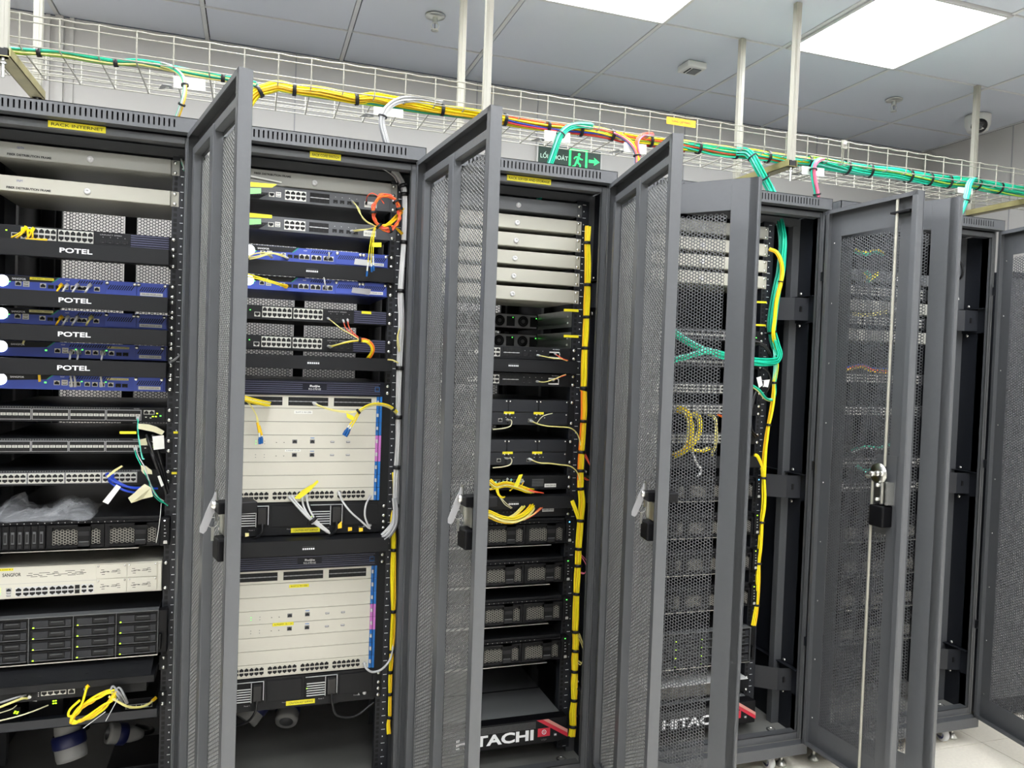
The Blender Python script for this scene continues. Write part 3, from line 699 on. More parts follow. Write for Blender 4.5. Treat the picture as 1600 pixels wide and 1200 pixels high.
firewall(0, 14, 'lowest blue firewall in the leftmost rack, its grey cords rising upward', 'B')
firewall(1, 5, 'upper blue firewall of the second rack, beside the orange coil', 'A')
firewall(1, 7, 'lower blue firewall of the second rack, above the two black switches', 'A')
# ---- 48 port top of rack switches
def tor(r, k, label, kind, y0=0):
    t, H, y = dev('network_switch', label, 'network switch', r, k, 1, 'chassis_black', depth=.5, group='48-port data switches', y0=y0)
    st = -.2065 if kind == 'sfp' else -.214
    for i in range(4):
        a = st+i*.0915
        fr = MB().box(a-.002, a+.088, y-.0008, y, .006, .0365, 'mid_grey').build('block_frame', t)
        ports(t, a, a+.086, .008, .0345, 6, 2, y-.0008, 'rj' if kind == 'rj' else 'sfp', 'port_metal' if kind == 'rj' else 'slot_dark', .0012 if kind == 'rj' else .0009, None if kind == 'rj' else 'port_metal', .0036)
    b = MB()
    for i in range(60):
        if kind == 'rj' or i < 50: b.box(-.208+i*.0062, -.2045+i*.0062, y-.0003, y, .0385, .0415, 'dark_grey')
    b.build('vent_row', t)
    if kind == 'sfp':
        ports(t, .162, .190, .024, .036, 2, 1, y)
        for x, z, c in ((.168, .016, 'port_metal'), (.180, .014, 'port_metal'), (.186, .018, 'led_lime'), (.194, .018, 'led_lime'), (.197, .027, 'led_lime'), (.206, .020, 'led_green')): led(t, x, z, y, c, .0022)
    text('10G/40G', .0030, (.135, y-.0003, .0385), 'mid_grey', t)
    return t
tor(0, 16, 'upper of the two fiber port switches in the leftmost rack', 'sfp')
tor(0, 18, 'lower fiber port switch in the leftmost rack, behind the hanging paper tags', 'sfp')
tor(0, 20, 'black 48-port copper switch with blue cords plugged in', 'rj')
# ---- small grey routers
def router(r, k, label, kind='grey'):
    c = 'router_grey' if kind == 'grey' else 'chassis_black'
    t, H, y = dev('branch_router', label, 'router', r, k, 1, c, depth=.32, group='8-port routers', ear=c)
    dx = 0 if kind == 'grey' else .0
    MB().poly([(-.218, .002), (-.170, .002), (-.140, .022), (-.218, .022)], y-.002, y, 'plastic_black').build('dark_wedge', t)
    one(t, -.134, .018, y, 'rjd', .016, .013); usb2(t, -.115, .020, y)
    ports(t, -.096, -.035, .007, .036, 4, 2, y)
    ports(t, -.024, .034, .007, .036, 4, 2, y, 'sfp', None, .0008, 'light_grey')
    for i, x in enumerate((.052, .072, .094, .116)):
        one(t, x, .016, y, 'sfp', .0135, .0105, 'slot_dark'); led(t, x, .030, y, 'light_grey', .0010, 'port_mark')
    decal(t, .140, .178, .008, .026, y, 'paper', 'asset_label', 'S/N G1QH61')
    if kind != 'grey':
        decal(t, .140, .176, .012, .030, y, 'paper', 'asset_label'); text('RG-RSR20', .003, (.152, y-.0003, .036), 'white_print', t, w=.024)
    return t
router(1, 1, 'upper of the two grey 8-port routers in the second rack'); router(1, 3, 'lower grey 8-port router in the second rack, above the blue firewall')
router(2, 11, 'upper black 8-port router of the third rack', 'black'); router(2, 13, 'lower black 8-port router of the third rack, under the cable manager', 'black')
# ---- core switch chassis
def chassis(k, label, top, stick):
    hU = 10.6; t = thing('core_switch_chassis', (RC[1], YR, zk(k+hU)), label, 'network chassis', 'tall white core switches'); H = hU*U; y = -.012; w = .436
    MB().box(-w/2, w/2, 0, .42, 0, H, 'chassis_black').build('chassis', t)
    for s in (-1, 1):
        e = MB().box(*sorted((s*.215, s*.2405)), -.0022, -.0004, .002, H-.002, 'chassis_black').build('mounting_ear', t)
        for z in (.01, .03, .05, .08, H-.012, H-.034): ob('mounting_screw', SCREW, e, (s*.2295, -.0022, z))
    b = MB().box(-w/2, w/2, y, 0, H-U, H, 'navy')
    for i in range(6):
        z = H-.006-i*.0062
        if 1 <= i <= 3: b.box(-.214, -.030, y-.002, y, z-.0012, z+.0012, 'navy_bar'); b.box(.042, .200 if i < 5 else .19, y-.002, y, z-.0012, z+.0012, 'navy_bar')
        else: b.box(-.214, .205, y-.002, y, z-.0012, z+.0012, 'navy_bar')
    hd = b.build('fan_cover', t)
    text('Ruijie', .0085, (.006, y-.0025, H-.019), 'white_print', hd, 'brand_lettering', w=.030, align='CENTER', bold=.03)
    text('RG-S7810E', .0055, (.006, y-.0025, H-.028), 'white_print', hd, 'model_lettering', w=.036, align='CENTER')
    b = MB()
    for a in ((.189, .203, -.029, -.028), (.189, .203, -.016, -.015), (.189, .190, -.029, -.015), (.202, .203, -.029, -.015)): b.box(a[0], a[1], y-.0025, y, H+a[2], H+a[3], 'led_blue' if 0 else 'blue_strip')
    b.build('blue_emblem', hd)
    CT = H-U-.001; ch = .0408
    for i in range(8):
        z1 = CT-i*ch; z0 = z1-ch+.0012
        c = MB().box(-w/2, .196, -.006, .1, z0, z1, 'card_white')
        c.box(-.214, -.208, -.016, -.006, z0+.010, z1-.010, 'card_white')
        c = c.build('line_card', t, bevel=.0006)
        b = MB().box(.196, .2035, -.008, .0, z0, z1, 'pink_strip' if i in (3, 4) else 'blue_strip'); b.box(.2055, .213, -.010, 0, z0, z1, 'pink_strip' if i in (3, 4) else 'blue_strip')
        b.box(.197, .202, -.0165, -.008, z1-.022, z1-.012, 'light_grey'); b.build('ejector', c)
        if i == 0:
            for a, d in ((-.205, -.087), (-.070, .048), (.065, .180)):
                if a < -.1: ports(c, a, d, z0+.008, z1-.006, 8, 2, -.006, 'sfp', None, .0007, 'mid_grey')
                else: ports(c, a, d, z0+.008, z1-.006, 8, 2, -.006, 'sfp', None, .0007, 'mid_grey')
            led(c, .186, z1-.010, -.006, 'port_metal', .002); led(c, .186, z1-.020, -.006, 'port_metal', .002)
        if i in (3, 4):
            for x, bb in ((-.048, 0), (.004, 1)):
                one(c, x, (z0+z1)/2+.001, -.006, 'rj', .014, .0115, 'dark_grey')
                if bb: MB().box(x-.006, x+.006, -.0064, -.006, z0+.031, z0+.033, 'blue_strip').build('port_mark', c)
            for x in (.064, .112): ob('usb_port', port_mesh('usb', .014, .007), c, (x, -.006, (z0+z1)/2)); 
            for x in (-.160, -.135): 
                for z in (.014, .022): led(c, x, z0+z, -.006, 'led_green' if i == 3 and x < -.15 else 'dark_grey', .0012)
            for x in (-.101, -.079): led(c, x, z0+.018, -.006, 'black_print', .0014, 'button_hole')
        if i == 7:
            for j in range(4): ports(c, -.205+j*.096, -.205+j*.096+.086, z0+.006, z1-.006, 6, 2, -.006, 'rj', 'card_white', .0010)
        if i == 1: decal(c, *stick, z0+(.024 if stick[2:] == () else 0), z0+.034, -.006, 'paper' if top else 'label_yellow', txt='SLOT 2 10.1.250')
    if top: decal(t, -.076, -.030, CT-4*ch-.009, CT-4*ch-.002, -.0066, 'paper', txt='A-MGMT 10.1.25')
    else: decal(t, -.098, -.036, CT-4*ch-.008, CT-4*ch+.002, -.0066, 'label_yellow', txt='B-MGMT 10.1.25')
    # power supply bay
    zb = CT-8*ch-.002
    b = MB().box(-w/2, w/2, -.008, .05, .0, zb, 'chassis_black'); b.build('power_bay', t)
    for j, a in enumerate((-.222, -.112, -.004, .104)):
        m = MB()
        if j % 2 == 0:
            m.box(a+.004, a+.104, -.012, -.008, .026, zb-.006, 'plastic_black')
            for i in range(6): m.box(a+.012, a+.066, -.014, -.012, .031+i*.0075, .0335+i*.0075, 'light_grey')
            m.box(a+.008, a+.104, -.013, -.0105, zb-.008, zb-.006, 'light_grey'); m.box(a+.102, a+.104, -.016, -.008, .034, zb-.006, 'light_grey'); m.box(a+.067, a+.069, -.014, -.012, .028, zb-.010, 'light_grey')
            m.box(a+.074, a+.096, -.034, -.012, .040, zb-.012, 'cable_black')
            m.build('power_supply', t)
            led(t, a+.013, .055, -.0125, 'led_lime' if j else 'led_green', .0022)
            cable_pts = [(a+.085, -.030, .044), (a+.086, -.036, .020), (a+.070, -.030, .0), (a+.045, -.015, -.012)] if top else [(a+.085, -.030, .044), (a+.088, -.040, .012), (a+.104, -.036, -.028), (a+.160, -.030, -.040), (a+.220, -.01, -.012)] if j else [(a+.085, -.030, .044), (a+.080, -.036, .008), (a+.055, -.02, -.028), (a+.01, .0, -.045)]
            MB().tube(cable_pts, .0038, 'cable_black').build('power_cord', t)
        else:
            m.box(a+.002, a+.106, -.012, -.008, .026, zb-.008, 'chassis_black'); m.build('blank_cover', t, bevel=.001)
        text('Power %d' % (j+1), .0035, (a+.048, -.0084, .016), 'mid_grey', t)
    decal(t, -.052, .034, .006, .020, -.0085, 'label_yellow', 'warning_strip', '! CAUTION HOT SURFACE')
    b = MB(); b.lathe([(.006, 0), (.006, .002), (.003, .003), (0, .003)], (.186, -.008, .022), (0, -1, 0), 'light_grey', 12); b.build('grounding_stud', t)
    MB().poly([(.164, .016), (.172, .016), (.168, .024)], -.0084, -.008, 'mid_grey').build('warning_triangle', t)
    return t
chassis(14, 'upper tall white core switch chassis in the second rack', True, (-.052, .002))
chassis(26, 'lower tall white core switch chassis in the second rack', False, (-.052, .006))
# ---- servers
def server(r, k, label, bays, group, y0=0, ledm='led_white', dark=False):
    t, H, y = dev('rack_server', label, 'server', r, k, 2, 'chassis_black', w=.430, depth=.68, proud=.010, group=group, ears=False, y0=y0)
    for s in (-1, 1):
        e = MB().box(*sorted((s*.215, s*.240)), -.030, -.002, .004, H-.004, 'plastic_black'); e = e.build('ear_handle', t, bevel=.002)
        if s > 0:
            b = MB()
            for z, w2 in ((.018, .008), (.032, .004), (.041, .006), (.052, .004), (.062, .003)): b.box(.225, .225+w2, -.0306, -.030, z-.001, z+.001, 'light_grey')
            b.box(.224, .234, -.0308, -.030, .010, .017, 'port_metal'); b.build('ear_markings', e); led(e, .226, H-.012, -.030, ledm, .002)
    b = MB().box(-.215, .215, -.016, -.010, H-.016, H-.010, 'plastic_black'); b.build('top_band', t)
    b = MB().box(-.215, .160, -.036, -.010, .0015, .0035, 'steel'); b.build('bottom_edge', t)
    b = MB()
    for i in range(20): b.box(-.195+i*.0165, -.193+i*.0165, -.0163, -.016, H-.014, H-.012, 'light_grey')
    b.build('bay_numbers', t)
    for j in range(3):
        a = -.215+j*.1433
        if bays and j == 0:
            for q in range(8):
                x = a+.003+q*.0172; d = MB().box(x, x+.0155, -.024, -.010, .006, H-.018, 'plastic_black'); d.box(x+.004, x+.0115, -.0255, -.024, .022, H-.034, 'dark_grey'); d.box(x+.005, x+.0100, -.0262, -.0255, .026, H-.040, 'slot_dark'); d.box(x+.003, x+.012, -.0252, -.024, .010, .018, 'slot_dark')
                d.build('drive_caddy', t)
            continue
        c = MB(); z0, z1 = .006, H-.018
        c.box(a+.001, a+.142, -.012, -.010, z0, z1, 'slot_dark')
        for u0, u1, w0, w1 in ((a+.001, a+.013, z0, z1), (a+.0755, a+.108, z0, z1), (a+.134, a+.142, z0, z1), (a+.013, a+.134, z0, z0+.007), (a+.013, a+.134, z1-.006, z1)): c.box(u0, u1, -.024, -.012, w0, w1, 'plastic_black')
        c.box(a+.078, a+.105, -.0265, -.024, .040, .052, 'slot_dark'); c.box(a+.078, a+.105, -.0265, -.024, .010, .022, 'slot_dark'); c.box(a+.080, a+.104, -.0268, -.024, .022, .024, 'dark_grey')
        c = c.build('drive_cage_cover', t)
        for x, w2 in ((a+.013, .0625), (a+.108, .026)):
            ob('mesh_grille', hexmesh(w2, round(z1-z0-.013, 4), .0078, .40, .0010, 'grille_grey'), c, (x, -.0225, z0+.007))
    return t
mat('grille_grey', (132, 130, 124), .35, .6, noise=.05)
server(0, 23, 'black two-unit server under the crumpled plastic bag', True, 'black two-unit servers')
for i, l in enumerate(('topmost two-unit server of the third rack, behind the drooping yellow cords', 'second two-unit server from the top in the third rack', 'third two-unit server from the top in the third rack', 'lowest two-unit server in the third rack, above the open gap')):
    server(2, 24+3*i, l, False, 'black two-unit servers', ledm='led_blue' if i == 0 else 'led_green')
for i, l in enumerate(('topmost two-unit server of the fourth rack', 'second two-unit server from the top in the fourth rack', 'third two-unit server from the top in the fourth rack', 'lowest two-unit server in the fourth rack')):
    server(3, 21+3*i, l, False, 'black two-unit servers', ledm='led_blue' if i == 0 else 'led_lime')
# ---- white two-unit firewall
t, H, y = dev('firewall_appliance', 'large white two-unit appliance lettered SANGFOR low in the leftmost rack', 'firewall', 0, 26, 2, 'card_white', w=.440, depth=.45, proud=.006)
text('SANGFOR', .0095, (-.180, y-.0004, H-.026), 'black_print', t, 'brand_lettering', w=.044, bold=.015)
decal(t, -.196, -.154, H-.010, H-.003, y, 'label_yellow', txt='10.250.0.1')
MB().lathe([(0, .0035), (.013, .003), (.0145, .001), (.0145, 0)], (-.209, y, H*.62), (0, -1, 0), 'led_white', 24).build('lit_logo_button', t)
b = MB()
for x, z, w in ((-.118, 8, 10), (-.122, 3, 14), (-.112, 0, 16), (-.092, 8, 26), (-.106, 5, 14), (-.094, 2, 10), (-.090, -1, 18), (-.074, 4, 20), (-.056, 9, 10), (-.060, 6, 16), (-.056, 0, 18), (-.046, 3, 24), (-.028, 10, 24), (-.022, 6, 10), (-.022, 0, 20), (-.012, 3, 12), (-.004, 6, 20), (0, 1, 18), (.010, 10, 10), (.008, 4, 16)): b.box(x, x+w*.001, y-.0004, y, H-.030+z*.0012, H-.0288+z*.0012, 'void')
b.build('vent_slots', t)
MB().box(-.22, .05, y-.0003, y, .0415, .0422, 'mid_grey').build('panel_seam', t)
for z, c in ((.030, 'led_lime'), (.023, 'led_lime'), (.016, 'led_green')): led(t, -.186, z, y, c, .0022)
one(t, -.164, .026, y, 'rj', .013, .010, 'mid_grey'); usb2(t, -.164, .014, y)
for a, n in ((-.148, 1), (-.130, 4), (-.066, 4), ): ports(t, a, a+n*.0152, .006, .032, n, 2, y, 'rj', 'light_grey', .0010)
ports(t, -.004, .010, .006, .032, 1, 2, y, 'sfp', 'steel', .0012); ports(t, .013, .027, .006, .032, 1, 2, y, 'rj', 'light_grey', .0012); ports(t, .030, .044, .006, .032, 1, 2, y, 'rj', 'light_grey', .0012)
for i in range(2):
    for j in range(2):
        a, z = .050+i*.0795, .004+j*.0415
        m = MB().box(a, a+.078, y-.003, y, z, z+.040, 'card_white').build('expansion_module', t, bevel=.0008); b = MB()
        for x, zz, w in ((.012, 24, 8), (.010, 17, 12), (.016, 19, 16), (.014, 11, 8), (.028, 18, 6), (.038, 17, 14), (.040, 21, 14), (.052, 24, 8), (.054, 13, 8), (.050, 19, 12)): b.box(a+x, a+x+w*.001, y-.0034, y-.003, z+zz*.001, z+zz*.001+.0012, 'void')
        b.build('vent_slots', m)
        for xx in (a+.005, a+.073): ob('thumb_screw', SCREW_S, m, (xx, y-.003, z+.035))
MB().box(.212, .219, y-.010, y, .006, H-.006, 'card_white').build('pull_handle', t)
# ---- sixteen bay storage
def storage(r, k, h, label, rows=4):
    t, H, y = dev('storage_array', label, 'storage array', r, k, h, 'chassis_black', w=.432, depth=.6, proud=.006, ears=False)
    MB().box(-.216, .216, -.036, .3, H-.004, H-.0012, 'dark_grey').build('lid_edge', t); MB().box(-.216, .216, -.036, -.006, .001, .0035, 'steel').build('bottom_edge', t)
    for s in (-1, 1):
        b = MB().box(*sorted((s*.216, s*.240)), -.032, -.002, .006, H-.004, 'plastic_black'); b.box(*sorted((s*.219, s*.226)), -.046, -.032, .020, .065, 'plastic_black'); b.build('ear_handle', t, bevel=.002)
    cw, rh = .1065, (H-.012)/rows
    for i in range(4):
        for j in range(rows):
            x, z = -.215+i*.1078, .006+j*rh; d = MB()
            d.box(x, x+cw, -.030, -.006, z+.001, z+rh-.0012, 'plastic_black'); d.box(x+.006, x+cw-.005, -.0325, -.030, z+.0025, z+.0040, 'dark_grey')
            d.box(x+.008, x+.045, -.0325, -.030, z+.006, z+rh-.007, 'rack_black'); d.box(x+.048, x+.086, -.0335, -.030, z+.010, z+rh-.008, 'slot_dark'); d.box(x+.052, x+.082, -.0345, -.0335, z+.018, z+.0195, 'dark_grey')
            d.box(x+.087, x+.101, -.0325, -.030, z+.006, z+rh-.007, 'rack_black')
            d = d.build('drive_caddy', t); led(d, x+.010, z+.0050, -.0325, 'led_lime', .0019)
    for i in range(5): MB().box(-.2165+i*.1078, -.2150+i*.1078, -.036, -.006, .004, H-.004, 'dark_grey').build('bay_divider', t)
    return t
storage(0, 29, 3, 'black sixteen-bay storage array under the white appliance')
# ---- lower left shelf with small routers
t = shelf(0, 32.27, 'black sloping shelf lip just below the sixteen-bay storage array', None, h=.45, proud=.09, w=.43, depth=.5)
b = MB().prism([(-.088, .018), (-.005, .050), (-.005, .052), (-.088, .021)], -.205, .205, 'chassis_black')
b.build('sloping_face', t)
b = MB()
for i in range(7): b.box(-.19+i*.057, -.183+i*.057, -.0615, -.058, .026, .032, 'void')
b.build('lip_slots', t)
t = thing('rack_shelf', (RC[0], YR, zk(35.68)), 'lowest black shelf of the leftmost rack, carrying the yellow coil', 'shelf', 'black rack shelves')
b = MB().box(-.222, .222, -.075, -.073, 0, .026, 'rack_black'); b.box(-.222, .222, -.075, .42, .0, .002, 'rack_black')
b.build('shelf_plate', t)
for s in (-1, 1):
    e = ob('mounting_ear', ear_mesh(1, 'chassis_black', s), t)
    for z in (.008, U-.008): ob('mounting_screw', SCREW, e, (s*.2295, -.0022, z))
SHZ = zk(35.68)+.0025
t = thing('small_router', (RC[0]-.012, YR-.07, zk(33.27)-.027), 'wide thin black router with four white-edged ports hung under the sloping shelf', 'router')
MB().box(-.22, .205, 0, .16, -.002, .026, 'chassis_black').build('chassis', t); ports(t, -.008-.047, .052-.047, .010, .022, 4, 1, 0, 'rjd'); one(t, .018, .016, 0, 'rj', .016, .014)
for x in (-.098, -.080): MB().cyl((x, -.012, .014), (x, 0, .014), .0045, 'port_metal', 8).build('antenna_socket', t)
MB().lathe([(.005, 0), (.004, .003), (0, .003)], (.052, 0, .018), (0, -1, 0), 'light_grey', 10).build('reset_button', t)
for z in (.010, .014, .019): led(t, -.0615, z, 0, 'light_grey', .0012)
t = thing('small_network_switch', (RC[0]+.172, YR-.035, SHZ+.001), 'small black five-port desktop switch at the right end of the lowest shelf', 'network switch')
MB().box(-.045, .040, 0, .10, 0, .040, 'plastic_black').build('chassis', t, bevel=.002); ports(t, -.036, .034, .012, .024, 5, 1, 0, 'rjd', 'port_metal', .0016)
t = thing('media_converter', (RC[0]-.155, YR-.03, SHZ+.001), 'small black media converter with lime lights, beside the grey cord ends', 'media converter', 'media converters')
MB().box(-.045, .03, 0, .09, 0, .045, 'plastic_black').build('chassis', t); 
for x, z in ((.018, .034), (.022, .028), (.016, .030), (.024, .032)): led(t, x, z, 0, 'led_lime', .0022)
t = thing('media_converter', (RC[0]-.070, YR+.0, SHZ+.001), 'small black media converter with four square lime lights behind the yellow coil', 'media converter', 'media converters')
MB().box(-.042, .042, 0, .09, 0, .050, 'plastic_black').build('chassis', t)
for x in (.018, .024):
    for z in (.034, .041): led(t, x, z, 0, 'led_lime', .0022)
# ---- devices mounted on the back rails of rack three, seen from behind
def rearbox(r, k, label):
    t = thing('rear_mounted_switch', (RC[r], YR+.34, zk(k+1)-.012), label, 'network switch', 'rear mounted switches'); H = U+.01
    MB().box(-.218, .218, 0, .3, 0, H, 'chassis_black').build('chassis', t)
    f = MB().box(-.216, .216, -.002, 0, .002, H-.002, 'mid_grey').build('back_panel', t)
    for i in range(4):
        x = -.12+i*.094
        b = MB().lathe([(0, .001), (.021, .001), (.021, 0)], (x, -.002, H/2), (0, -1, 0), 'void', 20)
        b.lathe([(.0065, .002), (0, .002)], (x, -.002, H/2), (0, -1, 0), 'dark_grey', 12); 
        for a in (.008, .014, .020): b.tube([(x+a*math.cos(w*.5236), -.0035, H/2+a*math.sin(w*.5236)) for w in range(13)], .0007, 'dark_grey', 4, 1)
        b.build('cooling_fan', t); MB().box(x+.028, x+.060, -.0035, -.002, .008, H-.010, 'slot_dark').build('power_inlet', t)
        led(t, x+.052, H-.014, -.004, 'led_green', .002)
    for s in (1,):
        e = MB().box(*sorted((s*.222, s*.2235)), -.33, 0, -.002, H+.002, 'zinc'); e.box(*sorted((s*.2185, s*.2225)), -.30, 0, .010, .016, 'steel'); e.box(*sorted((s*.2185, s*.2225)), -.30, 0, .032, .038, 'steel'); e.build('slide_rail', t)
    return t
rearbox(2, 8.05, 'upper rear-mounted switch showing round fans deep inside the third rack'); rearbox(2, 9.75, 'lower rear-mounted switch showing round fans deep inside the third rack')
# ---- modular routers of rack three
def modular(r, k, label):
    t, H, y = dev('modular_router', label, 'router', r, k, 1.95, 'chassis_black', depth=.4, group='black modular routers')
    for i in range(4):
        for j in range(2):
            a = -.216+i*.108
            m = MB().box(a+.001, a+.106, y-.003, y, .002+j*H/2, (j+1)*H/2-.002, 'rack_black').build('slot_cover', t, bevel=.0008)
            for x in (a+.006, a+.101): ob('thumb_screw', SCREW_S, m, (x, y-.003, (j+1)*H/2-.007))
    for a in (.005, .110):
        decal(t, a+.0-.02, a+.016, H/2-.006, H/2+.002, y-.0032, 'label_yellow')
        one(t, a-.032, .017, y-.003, 'rj', .014, .012, 'steel')
        for x in (-.018, .002, .014): led(t, a+x+.006, .026, y-.003, 'light_grey', .0015)
    ports(t, -.083, -.068, .006, .034, 1, 2, y-.003)
    return t
modular(2, 15, 'upper black modular router in the third rack'); modular(2, 18, 'lower black modular router in the third rack')
t, H, y = dev('fiber_channel_switch', 'black storage network switch crowded with yellow cords in the third rack', 'network switch', 2, 20.75, 1.1, 'chassis_black', depth=.4)
for a in (-.19, -.13, -.07, -.01): ports(t, a, a+.052, .010, .036, 4, 2, y, 'sfp', 'steel', .0009)
usb2(t, .055, .030, y); 
b = MB()
for i in range(10):
    for j in range(5): b.box(.095+i*.0042, .098+i*.0042, y-.0003, y, .012+j*.0052, .0155+j*.0052, 'dark_grey')
b.build('vent_grid', t); decal(t, .140, .182, .008, .020, y, 'paper', 'asset_label', 'SAN-SW-01')
t, H, y = dev('fiber_channel_switch', 'black storage network switch half hidden under the drooping yellow cords', 'network switch', 2, 23.05, .9, 'chassis_black', depth=.4)
for a in (-.19, -.13, -.07, -.01): ports(t, a, a+.052, .008, .032, 4, 2, y, 'sfp', 'slot_dark', .0009)
decal(t, .135, .177, .018, .031, y, 'light_grey', 'asset_label', 'SAN-SW-02')
# ---- storage lettered HITACHI
def hitachi(r, k, label, y0=-.012):
    t = thing('storage_controller', (RC[r], YR+y0, zk(k+2)), label, 'storage array', 'storage controllers'); H = 2*U
    MB().box(-.22, .22, 0.0, .68, .001, H-.001, 'lid_grey').build('chassis', t); b = MB().box(-.218, .218, .19, .198, H-.001, H+.0005, 'slot_dark').build('lid_seam', t)
    f = MB().box(-.232, .236, -.045, 0, .004, H-.002, 'plastic_black'); f = f.build('bezel', t, bevel=.004)
    b = MB()
    for i in range(6): b.box(-.225, .12, -.0456, -.045, H-.010-i*.004, H-.0088-i*.004, 'dark_grey')
    b.build('bezel_ribs', f)
    text('HITACHI', .036, (-.158, -.0462, .022), 'white_print', f, 'brand_lettering', w=.268, bold=.035)
    MB().box(.128, .172, -.0458, -.045, .028, .056, 'hitachi_red').build('red_badge', f)
    b = MB(); b.tube([(.150+.007*math.cos(w*.5236), -.0465, .043+.007*math.sin(w*.5236)) for w in range(13)], .0013, 'white_print', 5, 1); b.lathe([(.002, .0005), (0, .0005)], (.150, -.0458, .043), (0, -1, 0), 'white_print', 8); b.build('badge_ring', f)
    text('VSP', .006, (.140, -.0462, .014), 'dark_grey', f, w=.02)
    for o, w2, c in ((0, .014, 'hitachi_red'), (.020, .012, 'hitachi_tan')):
        b = MB(); x, z = .123+o*1.1, H-.004; x1 = .2355; sl = .60
        b.poly([(x, z), (x1, z-(x1-x)*sl), (x1, z-(x1-x)*sl+w2), (x+w2*1.6, z)], -.0470, -.044, c); b.build('slanting_stripe', f)
    b = MB(); b.lathe([(.009, .0), (.009, .003), (.004, .003)], (.190, -.045, .030), (0, -1, 0), 'slot_dark', 14); b.box(.186, .194, -.0492, -.048, .028, .034, 'light_grey'); b.build('bezel_lock', f)
    return t
hitachi(2, 39, 'storage unit lettered HITACHI at the bottom of the third rack'); hitachi(3, 39.6, 'storage unit lettered HITACHI at the bottom of the fourth rack, behind the mesh')
# ---- patch switches in rack four, seen through the perforated leaf
for k, kd, l in ((8.9, 'sfp', 'topmost 48-port switch of the fourth rack, above the teal cords'), (11.1, 'sfp', 'second 48-port switch of the fourth rack, below the teal cords'), (13.3, 'rj', 'third 48-port switch of the fourth rack'), (15.0, 'rj', 'fourth 48-port switch of the fourth rack, where yellow cords start'), (17.4, 'rj', 'lowest 48-port switch of the fourth rack, at the foot of the yellow cords')): tor(3, k, l, kd)
t = shelf(3, 19.3, 'black cable manager under the patch switches of the fourth rack', None, h=.95, proud=.03, w=.47, tray=False, name='cable_manager', cat='cable manager'); smalllogo(t, .08, .02, -.03)
storage(3, 33.6, 3, 'black drive shelf low in the fourth rack')
t, H, y = dev('storage_node', 'grey perforated storage node directly above the lettered unit in the fourth rack', 'storage array', 3, 38, 1.4, 'chassis_black', depth=.5)
MB().box(-.216, .216, -.03, .1, H-.002, H+.001, 'light_grey').build('lid', t); ob('mesh_grille', hexmesh(.40, .048, .006, .38, .001, 'grille_grey'), t, (-.20, y-.002, .004))
# ---- rack five equipment glimpsed through the leaves
for i, k in enumerate((3.0, 5.6, 8.2)): fdf(4, k, 1.04, ('grey fiber panel at the top of the rightmost rack', 'second fiber panel of the rightmost rack', 'third fiber panel of the rightmost rack')[i], 'warm_grey' if i else 'dark_grey', txt=False, w=.44)
for k, kd, l in ((4.3, 'rj', 'topmost switch of the rightmost rack'), (6.9, 'rj', 'second switch of the rightmost rack'), (12.0, 'rj', 'third switch of the rightmost rack, crossed by a yellow cord'), (14.9, 'rj', 'fourth switch of the rightmost rack, with mixed yellow and blue cords'), (19.5, 'sfp', 'fifth switch of the rightmost rack, with teal cords'), (21.7, 'sfp', 'lowest switch of the rightmost rack')): tor(4, k, l, kd)
for i, l in enumerate(('topmost two-unit server of the rightmost rack', 'second two-unit server of the rightmost rack', 'third two-unit server of the rightmost rack', 'lowest two-unit server of the rightmost rack')): server(4, 25+3*i, l, False, 'black two-unit servers')
# ================================================================== overhead wire tray, poles, brackets
TY0, TY1, TZ0, TZ1 = .222, .515, 2.312, 2.405
def tray(x0, x1, label):
    t = thing('wire_cable_tray', ((x0+x1)/2, (TY0+TY1)/2, TZ0), label, 'cable tray', 'overhead wire trays')
    b = MB(); ox, oy = (x0+x1)/2, (TY0+TY1)/2; R = .0021
    def T(p, r=R, n=5): b.tube([(x-ox, y-oy, z-TZ0) for x, y, z in p], r, 'tray_white', n, 1)
    for y in (TY0, TY1):
        for z in (TZ0+.022, TZ0+.070): T([(x0, y, z), (x1, y, z)])
        n = int((x1-x0)/.025); T([(x0+(x1-x0)*i/n, y, TZ1-.002-.0035*math.sin(math.pi*((x0+(x1-x0)*i/n+.055) % .1)/.1)) for i in range(n+1)], .0024)
    for i in range(7): y = TY0+(TY1-TY0)*i/6; T([(x0, y, TZ0+.002), (x1, y, TZ0+.002)])
    x = math.ceil((x0+.055)/.1)*.1-.055
    while x < x1:
        T([(x, TY0, TZ1), (x, TY0, TZ0+.01), (x, TY0+.004, TZ0), (x, TY1-.004, TZ0), (x, TY1, TZ0+.01), (x, TY1, TZ1)], .0024); x += .1
    for q in (x0, x1):
        if abs(q-1.117) < .02: T([(q, TY0, TZ1), (q, TY0, TZ0), (q, TY1, TZ0), (q, TY1, TZ1)], .0026)
    b.build('wire_mesh', t); return t
tray(-3.2, 1.113, 'long white wire cable tray above the racks, left of the clamped joint')
tray(1.121, 2.86, 'white wire cable tray section right of the clamped joint, full of teal cable')
t = thing('tray_coupler', (1.117, TY0-.004, 2.39), 'small white clamp joining the two wire tray sections', 'clamp')
b = MB(); b.box(-.012, .012, -.005, .001, -.018, .016, 'tray_white'); b.lathe([(.0, .008), (.007, .008), (.007, 0)], (0, -.005, 0), (0, -1, 0), 'bright_metal', 10); b.build('clamp_body', t)
PN = {-1.785: 'leftmost', -.388: 'second', .845: 'third', 2.182: 'rightmost'}
